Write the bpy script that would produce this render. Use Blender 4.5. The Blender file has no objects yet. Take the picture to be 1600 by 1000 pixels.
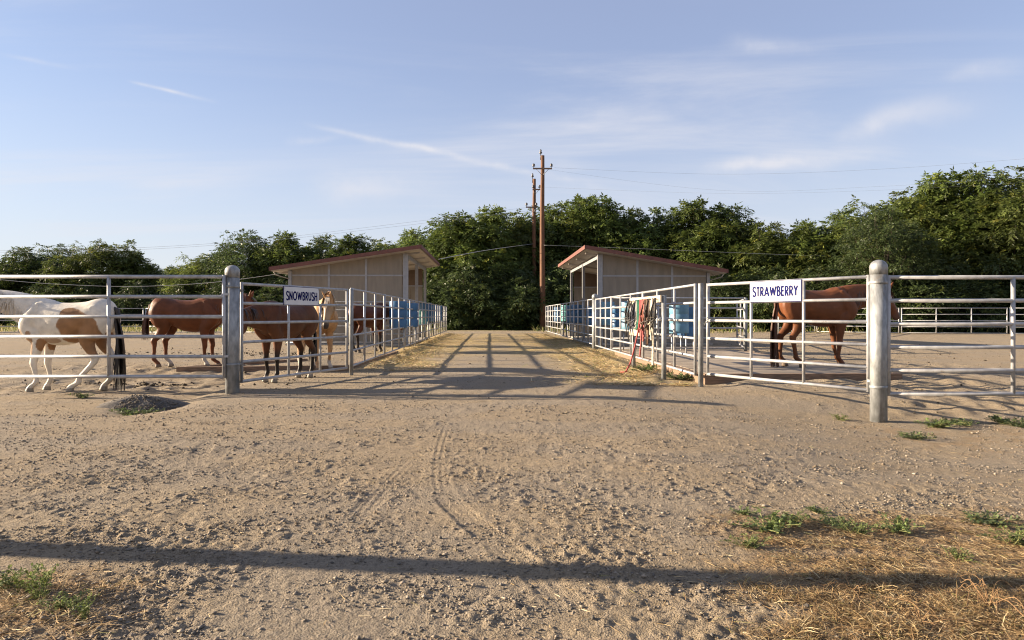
import bpy, bmesh, math, random
import numpy as np
from mathutils import Vector, Matrix, Quaternion

random.seed(7)
RNG = np.random.default_rng(11)
scene = bpy.context.scene
COL = scene.collection
R = math.radians

# ------------------------------------------------------------------ camera
CAM_H = 1.25
FPX = 1067.0            # focal length in photograph pixels (1600 wide)
cam_d = bpy.data.cameras.new('camera')
cam_d.sensor_width = 36.0
cam_d.lens = 24.0
cam_d.shift_y = -0.005
cam_d.clip_start = 0.05
cam_d.clip_end = 3000
cam = bpy.data.objects.new('camera', cam_d)
COL.objects.link(cam)
cam.location = (0, 0, CAM_H)
cam.rotation_euler = (R(90), 0, 0)
scene.camera = cam

# ------------------------------------------------------------------ light
SUN_EL = R(15.3)
SUN_TOWARD = R(6.5)                     # shadows run to +X and a little towards the camera
sun_dir = Vector((math.cos(SUN_EL) * math.cos(SUN_TOWARD), -math.cos(SUN_EL) * math.sin(SUN_TOWARD), -math.sin(SUN_EL)))
sd = bpy.data.lights.new('sun', 'SUN')
sd.energy = 5.0
sd.angle = R(0.53)
sd.color = (1.0, 0.82, 0.60)
so = bpy.data.objects.new('sun', sd)
COL.objects.link(so)
so.rotation_euler = sun_dir.to_track_quat('-Z', 'Y').to_euler()
so.location = (-30, 5, 30)

scene.view_settings.view_transform = 'Standard'
scene.view_settings.look = 'None'
scene.view_settings.gamma = 1
scene.view_settings.use_curve_mapping = False
scene.view_settings.exposure = 1.82
scene.cycles.filter_width = 1.1
SKY_STRENGTH = 0.066


def px_dir(x, y):
    return Vector(((x - 800) / FPX, 1.0, (492 - y) / FPX)).normalized()


def build_world():
    w = bpy.data.worlds.new('World')
    scene.world = w
    w.use_nodes = True
    nt = w.node_tree
    nt.nodes.clear()
    N, Lk = nt.nodes.new, nt.links.new
    out = N('ShaderNodeOutputWorld')
    bg = N('ShaderNodeBackground')
    bg.inputs['Strength'].default_value = SKY_STRENGTH
    sky = N('ShaderNodeTexSky')
    sky.sky_type = 'NISHITA'
    sky.sun_disc = False
    sky.sun_elevation = SUN_EL
    # sun stands towards -X and slightly +Y
    sky.sun_rotation = math.atan2(-sun_dir.x, -sun_dir.y)
    sky.altitude = 50
    sky.air_density = 0.9
    sky.dust_density = 0.25
    sky.ozone_density = 1.4
    tc = N('ShaderNodeTexCoord')

    def m(op, a, b=None, c=None):
        n = N('ShaderNodeMath'); n.operation = op
        for i, v in enumerate((a, b, c)):
            if v is None: continue
            if isinstance(v, (int, float)): n.inputs[i].default_value = v
            else: Lk(v, n.inputs[i])
        return n.outputs[0]

    def dot(v, c):
        n = N('ShaderNodeVectorMath'); n.operation = 'DOT_PRODUCT'
        Lk(v, n.inputs[0]); n.inputs[1].default_value = c
        return n.outputs['Value']

    def ss(v, a, b):
        n = N('ShaderNodeMapRange'); n.interpolation_type = 'SMOOTHSTEP'
        Lk(v, n.inputs[0]); n.inputs[1].default_value = a; n.inputs[2].default_value = b
        return n.outputs[0]
    D = tc.outputs['Generated']
    sep = N('ShaderNodeSeparateXYZ'); Lk(D, sep.inputs[0])
    zz = m('ADD', m('MAXIMUM', sep.outputs[2], 0.0), 0.12)
    comb = N('ShaderNodeCombineXYZ')
    Lk(m('DIVIDE', sep.outputs[0], zz), comb.inputs[0])
    Lk(m('DIVIDE', sep.outputs[1], zz), comb.inputs[1])
    # soft cirrus, stretched along one wind direction
    mp = N('ShaderNodeMapping'); mp.inputs['Rotation'].default_value = (0, 0, R(-14)); mp.inputs['Scale'].default_value = (0.42, 1.7, 1)
    mp.inputs['Location'].default_value = (3.1, 0.6, 0)
    Lk(comb.outputs[0], mp.inputs[0])
    n1 = N('ShaderNodeTexNoise'); n1.inputs['Scale'].default_value = 0.85; n1.inputs['Detail'].default_value = 9
    n1.inputs['Roughness'].default_value = 0.62; n1.inputs['Distortion'].default_value = 0.7
    Lk(mp.outputs[0], n1.inputs['Vector'])
    n2 = N('ShaderNodeTexNoise'); n2.inputs['Scale'].default_value = 0.32; n2.inputs['Detail'].default_value = 3
    Lk(comb.outputs[0], n2.inputs['Vector'])
    cir = m('MULTIPLY', ss(n1.outputs[0], 0.42, 0.78), ss(n2.outputs[0], 0.33, 0.62))
    cir = m('MULTIPLY', cir, 0.8)
    # fine breakup for the trails
    n3 = N('ShaderNodeTexNoise'); n3.inputs['Scale'].default_value = 38; n3.inputs['Detail'].default_value = 5
    Lk(D, n3.inputs['Vector'])
    n4 = N('ShaderNodeTexNoise'); n4.inputs['Scale'].default_value = 9; n4.inputs['Detail'].default_value = 4
    Lk(D, n4.inputs['Vector'])
    total = cir

    def trail(p0, p1, w0, w1, amp, wob=0.004, soft=0.06, breakup=0.5):
        nonlocal total
        A, B = px_dir(*p0), px_dir(*p1)
        n = A.cross(B).normalized()
        t = (B - A); ln = t.length; t.normalize()
        q = m('ADD', dot(D, n), m('MULTIPLY', m('SUBTRACT', n4.outputs[0], 0.5), wob))
        s = m('DIVIDE', m('SUBTRACT', dot(D, t), A.dot(t)), ln)      # 0..1 along
        wd = m('ADD', m('MULTIPLY', s, w1 - w0), w0)
        wd = m('MAXIMUM', wd, 0.0005)
        e = m('DIVIDE', q, wd)
        g = m('POWER', 2.718, m('MULTIPLY', m('MULTIPLY', e, e), -1.0))
        ends = m('MULTIPLY', ss(s, -0.02, soft), m('SUBTRACT', 1.0, ss(s, 1 - soft * 2.5, 1.03)))
        br = m('ADD', m('MULTIPLY', ss(n3.outputs[0], 0.35, 0.65), breakup), 1 - breakup)
        total = m('ADD', total, m('MULTIPLY', m('MULTIPLY', g, ends), m('MULTIPLY', br, amp * 2.1)))
    trail((196, 125), (346, 161), 0.0018, 0.0026, 0.32, 0.004, 0.2)
    trail((-10, 83), (140, 112), 0.0022, 0.003, 0.14, 0.004, 0.3)
    trail((470, 190), (1000, 308), 0.0030, 0.0062, 0.20, 0.014, 0.14, 0.55)
    trail((520, 205), (800, 262), 0.0042, 0.0052, 0.10, 0.02, 0.25, 0.6)
    trail((440, 222), (545, 208), 0.0060, 0.004, 0.14, 0.03, 0.3, 0.6)
    trail((470, 280), (720, 312), 0.022, 0.016, 0.30, 0.05, 0.35, 0.35)
    trail((180, 292), (430, 282), 0.008, 0.006, 0.16, 0.02, 0.35, 0.3)
    trail((1080, 268), (1430, 230), 0.007, 0.012, 0.34, 0.03, 0.25, 0.35)
    trail((1290, 214), (1600, 138), 0.010, 0.020, 0.30, 0.04, 0.3, 0.35)
    trail((1120, 62), (1330, 84), 0.010, 0.007, 0.16, 0.03, 0.3, 0.4)
    trail((840, 262), (960, 262), 0.008, 0.008, 0.16, 0.02, 0.35, 0.4)
    trail((1460, 122), (1640, 92), 0.006, 0.012, 0.18, 0.02, 0.3, 0.4)
    trail((820, 190), (1240, 168), 0.014, 0.020, 0.15, 0.04, 0.4, 0.3)
    total = m('MINIMUM', total, 0.85)
    mixn = N('ShaderNodeMix'); mixn.data_type = 'RGBA'
    # thin even veil of high cloud over the whole sky
    veil = N('ShaderNodeMix'); veil.data_type = 'RGBA'; veil.inputs[0].default_value = 0.50
    Lk(sky.outputs[0], veil.inputs[6]); veil.inputs[7].default_value = (1.95, 2.05, 3.0, 1)
    # the same veil seen through more air low down
    low = N('ShaderNodeMix'); low.data_type = 'RGBA'
    Lk(m('MULTIPLY', m('SUBTRACT', 1.0, ss(sep.outputs[2], -0.02, 0.36)), 0.74), low.inputs[0])
    Lk(veil.outputs[2], low.inputs[6]); low.inputs[7].default_value = (3.15, 3.2, 3.5, 1)
    Lk(total, mixn.inputs[0]); Lk(low.outputs[2], mixn.inputs[6])
    mixn.inputs[7].default_value = (3.5, 3.5, 3.75, 1)
    Lk(mixn.outputs[2], bg.inputs['Color'])
    Lk(bg.outputs[0], out.inputs[0])


build_world()

# ------------------------------------------------------------------ frames and ground height
TH = math.atan(35 / FPX)                # the lane's axis is turned a little to the left


def L(u, v, z=0.0):
    return Vector((u * math.cos(TH) - v * math.sin(TH), u * math.sin(TH) + v * math.cos(TH), z))


def sstep(a, b, x):
    t = np.clip((x - a) / (b - a), 0, 1)
    return t * t * (3 - 2 * t)


def gbase(x, y):
    """large shape of the ground (numpy or scalars)"""
    x = np.asarray(x, float); y = np.asarray(y, float)
    u = x * math.cos(TH) + y * math.sin(TH)
    z = np.zeros_like(x + y)
    # worn, lower ground by the big right post
    z = z - 0.20 * sstep(1.0, 5.2, x) * (1 - sstep(9.3, 11.2, y)) * sstep(2.0, 7.0, y)
    # pen on the left a little lower than the drive, hollow beside the drive shoulder
    z = z - 0.055 * sstep(-4.75, -5.1, x) * sstep(8.2, 9.4, y) * (1 - sstep(13.5, 15.5, y))
    hx, hy = (x + 4.98) / 0.42, (y - 9.75) / 0.85
    z = z - 0.10 * np.exp(-(hx * hx + hy * hy))
    # drive crown
    z = z + 0.05 * np.exp(-(u / 2.2) ** 2) * sstep(9, 13, y) * (1 - sstep(44, 60, y))
    # hay banked up along the fences
    z = z + 0.07 * np.exp(-((u + 2.65) / 0.5) ** 2) * sstep(14.5, 16, y) * (1 - sstep(42, 46, y))
    z = z + 0.06 * np.exp(-((u - 3.45) / 0.5) ** 2) * sstep(12, 13.5, y) * (1 - sstep(42, 46, y))
    # pen ground behind
    z = z + 0.07 * sstep(13.5, 15.5, y) * sstep(-3.4, -4.6, u) * (1 - sstep(40, 46, y))
    z = z + 0.09 * sstep(3.9, 4.7, u) * sstep(10.9, 12.0, y) * (1 - sstep(24, 34, y))
    # dry grass hummock bottom right
    hx, hy = (x - 2.6) / 1.1, (y - 2.75) / 0.5
    z = z + 0.06 * np.exp(-(hx * hx + hy * hy))
    return z


def G(x, y):
    return float(gbase(x, y))


def px(x, y, dz=0.0):
    """ground point seen at a pixel of the photograph (level ground dz above zero)"""
    Z = (CAM_H - dz) * FPX / (y - 492.0)
    return (x - 800) * Z / FPX, Z


def _hash(ix, iy, seed):
    h = (ix.astype(np.int64) * 374761393 + iy.astype(np.int64) * 668265263 + seed * 1442695041) & 0xFFFFFFFF
    h = ((h ^ (h >> 13)) * 1274126177) & 0xFFFFFFFF
    h = (h ^ (h >> 16)) & 0xFFFFFFFF
    return h.astype(np.float64) / 4294967295.0


def pnoise(x, y, seed=0):
    ix, iy = np.floor(x), np.floor(y)
    fx, fy = x - ix, y - iy
    ix = ix.astype(np.int64); iy = iy.astype(np.int64)
    def grad(i, j, dx, dy):
        a = _hash(i, j, seed) * 2 * np.pi
        return np.cos(a) * dx + np.sin(a) * dy
    u = fx * fx * fx * (fx * (fx * 6 - 15) + 10); v = fy * fy * fy * (fy * (fy * 6 - 15) + 10)
    n00 = grad(ix, iy, fx, fy); n10 = grad(ix + 1, iy, fx - 1, fy)
    n01 = grad(ix, iy + 1, fx, fy - 1); n11 = grad(ix + 1, iy + 1, fx - 1, fy - 1)
    return ((n00 * (1 - u) + n10 * u) * (1 - v) + (n01 * (1 - u) + n11 * u) * v) * 1.5


# ------------------------------------------------------------------ materials
def new_mat(name):
    mt = bpy.data.materials.new(name)
    mt.use_nodes = True
    nt = mt.node_tree
    return mt, nt, nt.nodes['Principled BSDF']


def node(nt, typ, **kw):
    n = nt.nodes.new(typ)
    for k, v in kw.items():
        setattr(n, k, v)
    return n


def simple_mat(name, col, rough=0.6, metal=0.0, var=0.25, scale=6.0, bump=0.0, bscale=60.0, spec=0.5, col2=None, stretch=(1, 1, 1), coord='Object', spots=None, spot_at=0.60, spot_scale=7.0):
    mt, nt, b = new_mat(name)
    b.inputs['Roughness'].default_value = rough
    b.inputs['Metallic'].default_value = metal
    b.inputs['Specular IOR Level'].default_value = spec
    tc = node(nt, 'ShaderNodeTexCoord')
    mp = node(nt, 'ShaderNodeMapping'); mp.inputs['Scale'].default_value = stretch
    nt.links.new(tc.outputs[coord], mp.inputs[0])
    ns = node(nt, 'ShaderNodeTexNoise'); ns.inputs['Scale'].default_value = scale; ns.inputs['Detail'].default_value = 6
    nt.links.new(mp.outputs[0], ns.inputs['Vector'])
    cr = node(nt, 'ShaderNodeValToRGB')
    c2 = col2 or tuple(c * (1 - var) for c in col)
    c1 = col if col2 else tuple(min(1, c * (1 + var * 0.6)) for c in col)
    cr.color_ramp.elements[0].position = 0.32; cr.color_ramp.elements[0].color = (*c2, 1)
    cr.color_ramp.elements[1].position = 0.68; cr.color_ramp.elements[1].color = (*c1, 1)
    nt.links.new(ns.outputs[0], cr.inputs[0])
    colr = cr.outputs[0]
    if spots:
        n3 = node(nt, 'ShaderNodeTexNoise'); n3.inputs['Scale'].default_value = spot_scale; n3.inputs['Detail'].default_value = 7; n3.inputs['Roughness'].default_value = 0.7
        oi = node(nt, 'ShaderNodeObjectInfo'); va = node(nt, 'ShaderNodeVectorMath', operation='ADD')
        nt.links.new(mp.outputs[0], va.inputs[0]); nt.links.new(oi.outputs['Location'], va.inputs[1]); nt.links.new(va.outputs[0], n3.inputs['Vector'])
        mr = node(nt, 'ShaderNodeMapRange', interpolation_type='SMOOTHSTEP'); mr.inputs[1].default_value = spot_at; mr.inputs[2].default_value = spot_at + 0.1; mr.inputs[4].default_value = 0.65
        nt.links.new(n3.outputs[0], mr.inputs[0])
        mx = node(nt, 'ShaderNodeMix', data_type='RGBA'); mx.inputs[7].default_value = (*spots, 1)
        nt.links.new(mr.outputs[0], mx.inputs[0]); nt.links.new(colr, mx.inputs[6]); colr = mx.outputs[2]
    nt.links.new(colr, b.inputs['Base Color'])
    if bump:
        n2 = node(nt, 'ShaderNodeTexNoise'); n2.inputs['Scale'].default_value = bscale; n2.inputs['Detail'].default_value = 4
        nt.links.new(mp.outputs[0], n2.inputs['Vector'])
        bp = node(nt, 'ShaderNodeBump'); bp.inputs['Strength'].default_value = bump; bp.inputs['Distance'].default_value = 0.01
        nt.links.new(n2.outputs[0], bp.inputs['Height']); nt.links.new(bp.outputs[0], b.inputs['Normal'])
    return mt


def attr_mat(name, attr, rough=0.6, spec=0.3, noise=0.0, nscale=30, trans=0.0, bump=0.0, bscale=50, sheen=0.0, vary=0.0):
    """base colour from a colour attribute that holds the thing's own colours"""
    mt, nt, b = new_mat(name)
    b.inputs['Roughness'].default_value = rough
    b.inputs['Specular IOR Level'].default_value = spec
    if sheen:
        b.inputs['Sheen Weight'].default_value = sheen
    at = node(nt, 'ShaderNodeAttribute', attribute_name=attr)
    col = at.outputs['Color']
    if vary:
        oi = node(nt, 'ShaderNodeObjectInfo')
        mr = node(nt, 'ShaderNodeMapRange'); mr.inputs[3].default_value = 1 - vary; mr.inputs[4].default_value = 1 + vary * 0.6
        nt.links.new(oi.outputs['Random'], mr.inputs[0])
        vm = node(nt, 'ShaderNodeVectorMath', operation='SCALE')
        nt.links.new(col, vm.inputs[0]); nt.links.new(mr.outputs[0], vm.inputs['Scale'])
        col = vm.outputs[0]
    if noise:
        tc = node(nt, 'ShaderNodeTexCoord')
        ns = node(nt, 'ShaderNodeTexNoise'); ns.inputs['Scale'].default_value = nscale; ns.inputs['Detail'].default_value = 6
        nt.links.new(tc.outputs['Object'], ns.inputs['Vector'])
        mr = node(nt, 'ShaderNodeMapRange'); mr.inputs[1].default_value = 0.3; mr.inputs[2].default_value = 0.7
        mr.inputs[3].default_value = 1 - noise; mr.inputs[4].default_value = 1 + noise
        nt.links.new(ns.outputs[0], mr.inputs[0])
        vm = node(nt, 'ShaderNodeVectorMath', operation='SCALE')
        nt.links.new(col, vm.inputs[0]); nt.links.new(mr.outputs[0], vm.inputs['Scale'])
        col = vm.outputs[0]
    nt.links.new(col, b.inputs['Base Color'])
    if bump:
        tc = node(nt, 'ShaderNodeTexCoord')
        n2 = node(nt, 'ShaderNodeTexNoise'); n2.inputs['Scale'].default_value = bscale; n2.inputs['Detail'].default_value = 3
        nt.links.new(tc.outputs['Object'], n2.inputs['Vector'])
        bp = node(nt, 'ShaderNodeBump'); bp.inputs['Strength'].default_value = bump; bp.inputs['Distance'].default_value = 0.01
        nt.links.new(n2.outputs[0], bp.inputs['Height']); nt.links.new(bp.outputs[0], b.inputs['Normal'])
    if trans:
        tr = node(nt, 'ShaderNodeBsdfTranslucent')
        nt.links.new(col, tr.inputs['Color'])
        mx = node(nt, 'ShaderNodeMixShader'); mx.inputs[0].default_value = trans
        out = nt.nodes['Material Output']
        nt.links.new(b.outputs[0], mx.inputs[1]); nt.links.new(tr.outputs[0], mx.inputs[2])
        nt.links.new(mx.outputs[0], out.inputs[0])
    return mt


M = {}
M['galv'] = simple_mat('galvanized_pipe', (0.37, 0.37, 0.375), 0.5, 0.35, 0.24, 9, 0.15, 90, spots=(0.20, 0.15, 0.11), spot_at=0.60, spot_scale=9)
M['galv_post'] = simple_mat('galvanized_post', (0.26, 0.27, 0.275), 0.55, 0.35, 0.40, 14, 0.2, 60, stretch=(1, 1, 0.45), spots=(0.17, 0.145, 0.12), spot_at=0.58)
M['rust'] = simple_mat('weathered_steel', (0.16, 0.11, 0.08), 0.7, 0.3, 0.4, 20)
M['steel_dark'] = simple_mat('dark_steel', (0.18, 0.18, 0.18), 0.5, 0.6, 0.3, 20)
M['sign_white'] = simple_mat('sign_white', (0.60, 0.60, 0.60), 0.9, 0, 0.05, 5, spec=0.05)
M['sign_blue'] = simple_mat('sign_navy', (0.014, 0.016, 0.085), 0.9, 0, 0.1, 5, spec=0.03)
M['wall'] = simple_mat('tan_panel', (0.235, 0.200, 0.158), 0.85, 0, 0.13, 2.5, 0.1, 40, stretch=(2.5, 2.5, 0.5), spots=(0.135, 0.108, 0.08), spot_at=0.60, spot_scale=1.6)
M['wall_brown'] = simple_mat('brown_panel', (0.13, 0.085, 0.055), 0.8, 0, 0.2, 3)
M['trim'] = simple_mat('shed_steel_trim', (0.30, 0.30, 0.31), 0.5, 0.3, 0.12, 8)
M['roof_red'] = simple_mat('roof_red_metal', (0.145, 0.056, 0.042), 0.7, 0.05, 0.18, 5)
M['soffit'] = simple_mat('roof_underside', (0.40, 0.36, 0.32), 0.7, 0, 0.08, 4)
M['concrete'] = simple_mat('concrete', (0.38, 0.34, 0.29), 0.9, 0, 0.2, 4, 0.3, 60)
M['timber'] = simple_mat('weathered_timber', (0.20, 0.13, 0.085), 0.85, 0, 0.4, 6, 0.4, 50, stretch=(1, 8, 8))
M['mat_board'] = simple_mat('dusty_mat', (0.29, 0.235, 0.175), 0.9, 0, 0.25, 3, 0.3, 60)
M['pine'] = simple_mat('pale_board', (0.60, 0.49, 0.35), 0.7, 0, 0.2, 5, 0.2, 60, stretch=(1, 1, 6))
M['pole'] = simple_mat('pole_wood', (0.135, 0.062, 0.030), 0.85, 0, 0.45, 5, 0.5, 30, stretch=(6, 6, 0.5))
M['drum'] = simple_mat('blue_plastic_drum', (0.026, 0.105, 0.225), 0.45, 0, 0.18, 3)
M['drum_teal'] = simple_mat('teal_plastic_drum', (0.10, 0.28, 0.28), 0.45, 0, 0.18, 3)
M['drum_pale'] = simple_mat('pale_blue_drum', (0.10, 0.225, 0.315), 0.5, 0, 0.22, 3)  # lighter, greyer blue than the plain drum
M['porcelain'] = simple_mat('insulator', (0.09, 0.085, 0.085), 0.4, 0, 0.1, 5)
M['wire'] = simple_mat('wire_alu', (0.42, 0.42, 0.41), 0.5, 0.3, 0.1, 2)
M['wire_dark'] = simple_mat('wire_weathered', (0.16, 0.17, 0.18), 0.6, 0.0, 0.1, 2)
M['bark'] = simple_mat('bark', (0.065, 0.05, 0.038), 0.9, 0, 0.4, 4, 0.6, 14, stretch=(4, 4, 1))
M['hair_black'] = simple_mat('hair_black', (0.018, 0.013, 0.011), 0.45, 0, 0.3, 20)
M['hair_red'] = simple_mat('hair_chestnut', (0.085, 0.032, 0.014), 0.5, 0, 0.35, 20)
M['hair_white'] = simple_mat('hair_flaxen', (0.50, 0.43, 0.33), 0.5, 0, 0.2, 20)
M['eye'] = simple_mat('eye_dark', (0.008, 0.006, 0.005), 0.08, 0, 0.1, 5)
M['straw'] = attr_mat('dry_straw', 'tint', 0.75, 0.25, trans=0.18)
M['leaf'] = attr_mat('tree_leaf', 'tint', 0.5, 0.3, trans=0.38, vary=0.32)
M['weed'] = attr_mat('weed_leaf', 'tint', 0.6, 0.3, trans=0.3)
M['stone'] = attr_mat('gravel_stone', 'tint', 0.9, 0.2, noise=0.2, nscale=80)
M['dung'] = simple_mat('dung', (0.05, 0.036, 0.022), 0.95, 0, 0.4, 20, 0.5, 60)


# ------------------------------------------------------------------ mesh helpers
class MB:
    def __init__(s):
        s.v = []; s.f = []

    def box(s, c, d, rot=None):
        cx, cy, cz = c; dx, dy, dz = d[0] / 2, d[1] / 2, d[2] / 2
        b = len(s.v)
        for sx in (-1, 1):
            for sy in (-1, 1):
                for sz in (-1, 1):
                    p = Vector((sx * dx, sy * dy, sz * dz))
                    if rot is not None: p = rot @ p
                    s.v.append((cx + p.x, cy + p.y, cz + p.z))
        for q in ((0, 1, 3, 2), (4, 6, 7, 5), (0, 4, 5, 1), (2, 3, 7, 6), (0, 2, 6, 4), (1, 5, 7, 3)):
            s.f.append(tuple(b + i for i in q))
        return s

    def prism(s, pts, lo, hi, ax='v'):
        """pts: polygon of 3-vectors ; extruded by vector hi (lo ignored)"""
        b = len(s.v); n = len(pts)
        for p in pts: s.v.append(tuple(p))
        for p in pts: s.v.append(tuple(Vector(p) + Vector(hi)))
        s.f.append(tuple(b + i for i in reversed(range(n))))
        s.f.append(tuple(b + n + i for i in range(n)))
        for i in range(n):
            j = (i + 1) % n
            s.f.append((b + i, b + j, b + n + j, b + n + i))
        return s

    def tube(s, pts, r, seg=8, cap=True):
        pts = [Vector(p) for p in pts]
        n = len(pts)
        rs = r if hasattr(r, '__len__') else [r] * n
        b = len(s.v)
        t0 = (pts[1] - pts[0]).normalized()
        up = Vector((0, 0, 1)) if abs(t0.z) < 0.9 else Vector((1, 0, 0))
        a = t0.cross(up).normalized()
        for i, p in enumerate(pts):
            t = (pts[min(i + 1, n - 1)] - pts[max(i - 1, 0)])
            if t.length < 1e-9: t = t0
            t.normalize()
            a = (a - t * a.dot(t))
            if a.length < 1e-6: a = t.orthogonal()
            a.normalize()
            c = t.cross(a)
            for k in range(seg):
                an = 2 * math.pi * k / seg
                s.v.append(tuple(p + (a * math.cos(an) + c * math.sin(an)) * rs[i]))
        for i in range(n - 1):
            for k in range(seg):
                k2 = (k + 1) % seg
                s.f.append((b + i * seg + k, b + i * seg + k2, b + (i + 1) * seg + k2, b + (i + 1) * seg + k))
        if cap:
            s.f.append(tuple(b + k for k in reversed(range(seg))))
            s.f.append(tuple(b + (n - 1) * seg + k for k in range(seg)))
        return s

    def lathe(s, prof, seg=20, c=(0, 0, 0)):
        b = len(s.v); n = len(prof)
        for (r, z) in prof:
            for k in range(seg):
                an = 2 * math.pi * k / seg
                s.v.append((c[0] + r * math.cos(an), c[1] + r * math.sin(an), c[2] + z))
        for i in range(n - 1):
            for k in range(seg):
                k2 = (k + 1) % seg
                s.f.append((b + i * seg + k, b + i * seg + k2, b + (i + 1) * seg + k2, b + (i + 1) * seg + k))
        s.f.append(tuple(b + k for k in reversed(range(seg))))
        s.f.append(tuple(b + (n - 1) * seg + k for k in range(seg)))
        return s

    def torus(s, c, ra, rb, nrm=(0, 0, 1), seg=14, sseg=6):
        nrm = Vector(nrm).normalized(); a = nrm.orthogonal().normalized(); bb = nrm.cross(a)
        b0 = len(s.v)
        for i in range(seg):
            an = 2 * math.pi * i / seg
            d = a * math.cos(an) + bb * math.sin(an)
            for k in range(sseg):
                bn = 2 * math.pi * k / sseg
                s.v.append(tuple(Vector(c) + d * (ra + rb * math.cos(bn)) + nrm * rb * math.sin(bn)))
        for i in range(seg):
            for k in range(sseg):
                i2, k2 = (i + 1) % seg, (k + 1) % sseg
                s.f.append((b0 + i * sseg + k, b0 + i2 * sseg + k, b0 + i2 * sseg + k2, b0 + i * sseg + k2))
        return s

    def strip(s, p0, p1, p2, w, side, n=4, taper=True):
        """hair strand along a quadratic bezier"""
        b = len(s.v)
        p0, p1, p2, side = Vector(p0), Vector(p1), Vector(p2), Vector(side).normalized()
        for i in range(n + 1):
            t = i / n
            p = p0 * (1 - t) ** 2 + p1 * 2 * t * (1 - t) + p2 * t * t
            ww = w * (1 - 0.75 * t if taper else 1) / 2
            s.v.append(tuple(p - side * ww)); s.v.append(tuple(p + side * ww))
        for i in range(n):
            s.f.append((b + 2 * i, b + 2 * i + 1, b + 2 * i + 3, b + 2 * i + 2))
        return s

    def mesh(s, name, mat=None, smooth=False):
        me = bpy.data.meshes.new(name)
        me.from_pydata(s.v, [], s.f)
        if mat: me.materials.append(M[mat] if isinstance(mat, str) else mat)
        if smooth:
            me.polygons.foreach_set('use_smooth', [True] * len(me.polygons))
        me.update()
        return me

    def build(s, name, mat, parent=None, smooth=False):
        o = bpy.data.objects.new(name, s.mesh(name, mat, smooth))
        COL.objects.link(o)
        if parent: o.parent = parent
        return o


def link(name, me, parent=None, loc=None):
    o = bpy.data.objects.new(name, me)
    COL.objects.link(o)
    if parent: o.parent = parent
    if loc is not None: o.location = loc
    return o


def tag(o, label=None, cat=None, group=None, kind=None):
    if label: o['label'] = label
    if cat: o['category'] = cat
    if group: o['group'] = group
    if kind: o['kind'] = kind
    return o


def empty(name, loc, rz=0.0):
    o = bpy.data.objects.new(name, None)
    o.empty_display_size = 0.2
    COL.objects.link(o)
    o.location = loc; o.rotation_euler = (0, 0, rz)
    return o


def np_mesh(name, V, F, mat, tint=None, smooth=False):
    """V (n,3), F (m,k) numpy ; tint per-vertex rgb"""
    me = bpy.data.meshes.new(name)
    n, mq = len(V), len(F)
    k = F.shape[1]
    me.vertices.add(n); me.vertices.foreach_set('co', np.ascontiguousarray(V, dtype=np.float32).ravel())
    me.loops.add(mq * k); me.loops.foreach_set('vertex_index', np.ascontiguousarray(F, dtype=np.int32).ravel())
    me.polygons.add(mq)
    me.polygons.foreach_set('loop_start', np.arange(0, mq * k, k, dtype=np.int32))
    if smooth:
        me.polygons.foreach_set('use_smooth', np.ones(mq, dtype=bool))
    if tint is not None:
        a = me.color_attributes.new('tint', 'FLOAT_COLOR', 'POINT')
        c = np.ones((n, 4), np.float32); c[:, :3] = tint
        a.data.foreach_set('color', c.ravel())
    me.materials.append(M[mat] if isinstance(mat, str) else mat)
    me.update(calc_edges=True)
    me.validate()
    return me


# ------------------------------------------------------------------ ground
GRID = {}


def gtop(x, y):
    """height of the built ground sheet, relief included"""
    xs, ys, Z = GRID['xs'], GRID['ys'], GRID['Z']
    i = np.clip(np.searchsorted(xs, x) - 1, 0, len(xs) - 2); j = np.clip(np.searchsorted(ys, y) - 1, 0, len(ys) - 2)
    fx = (x - xs[i]) / (xs[i + 1] - xs[i]); fy = (y - ys[j]) / (ys[j + 1] - ys[j])
    return (Z[j, i] * (1 - fx) + Z[j, i + 1] * fx) * (1 - fy) + (Z[j + 1, i] * (1 - fx) + Z[j + 1, i + 1] * fx) * fy


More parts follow.
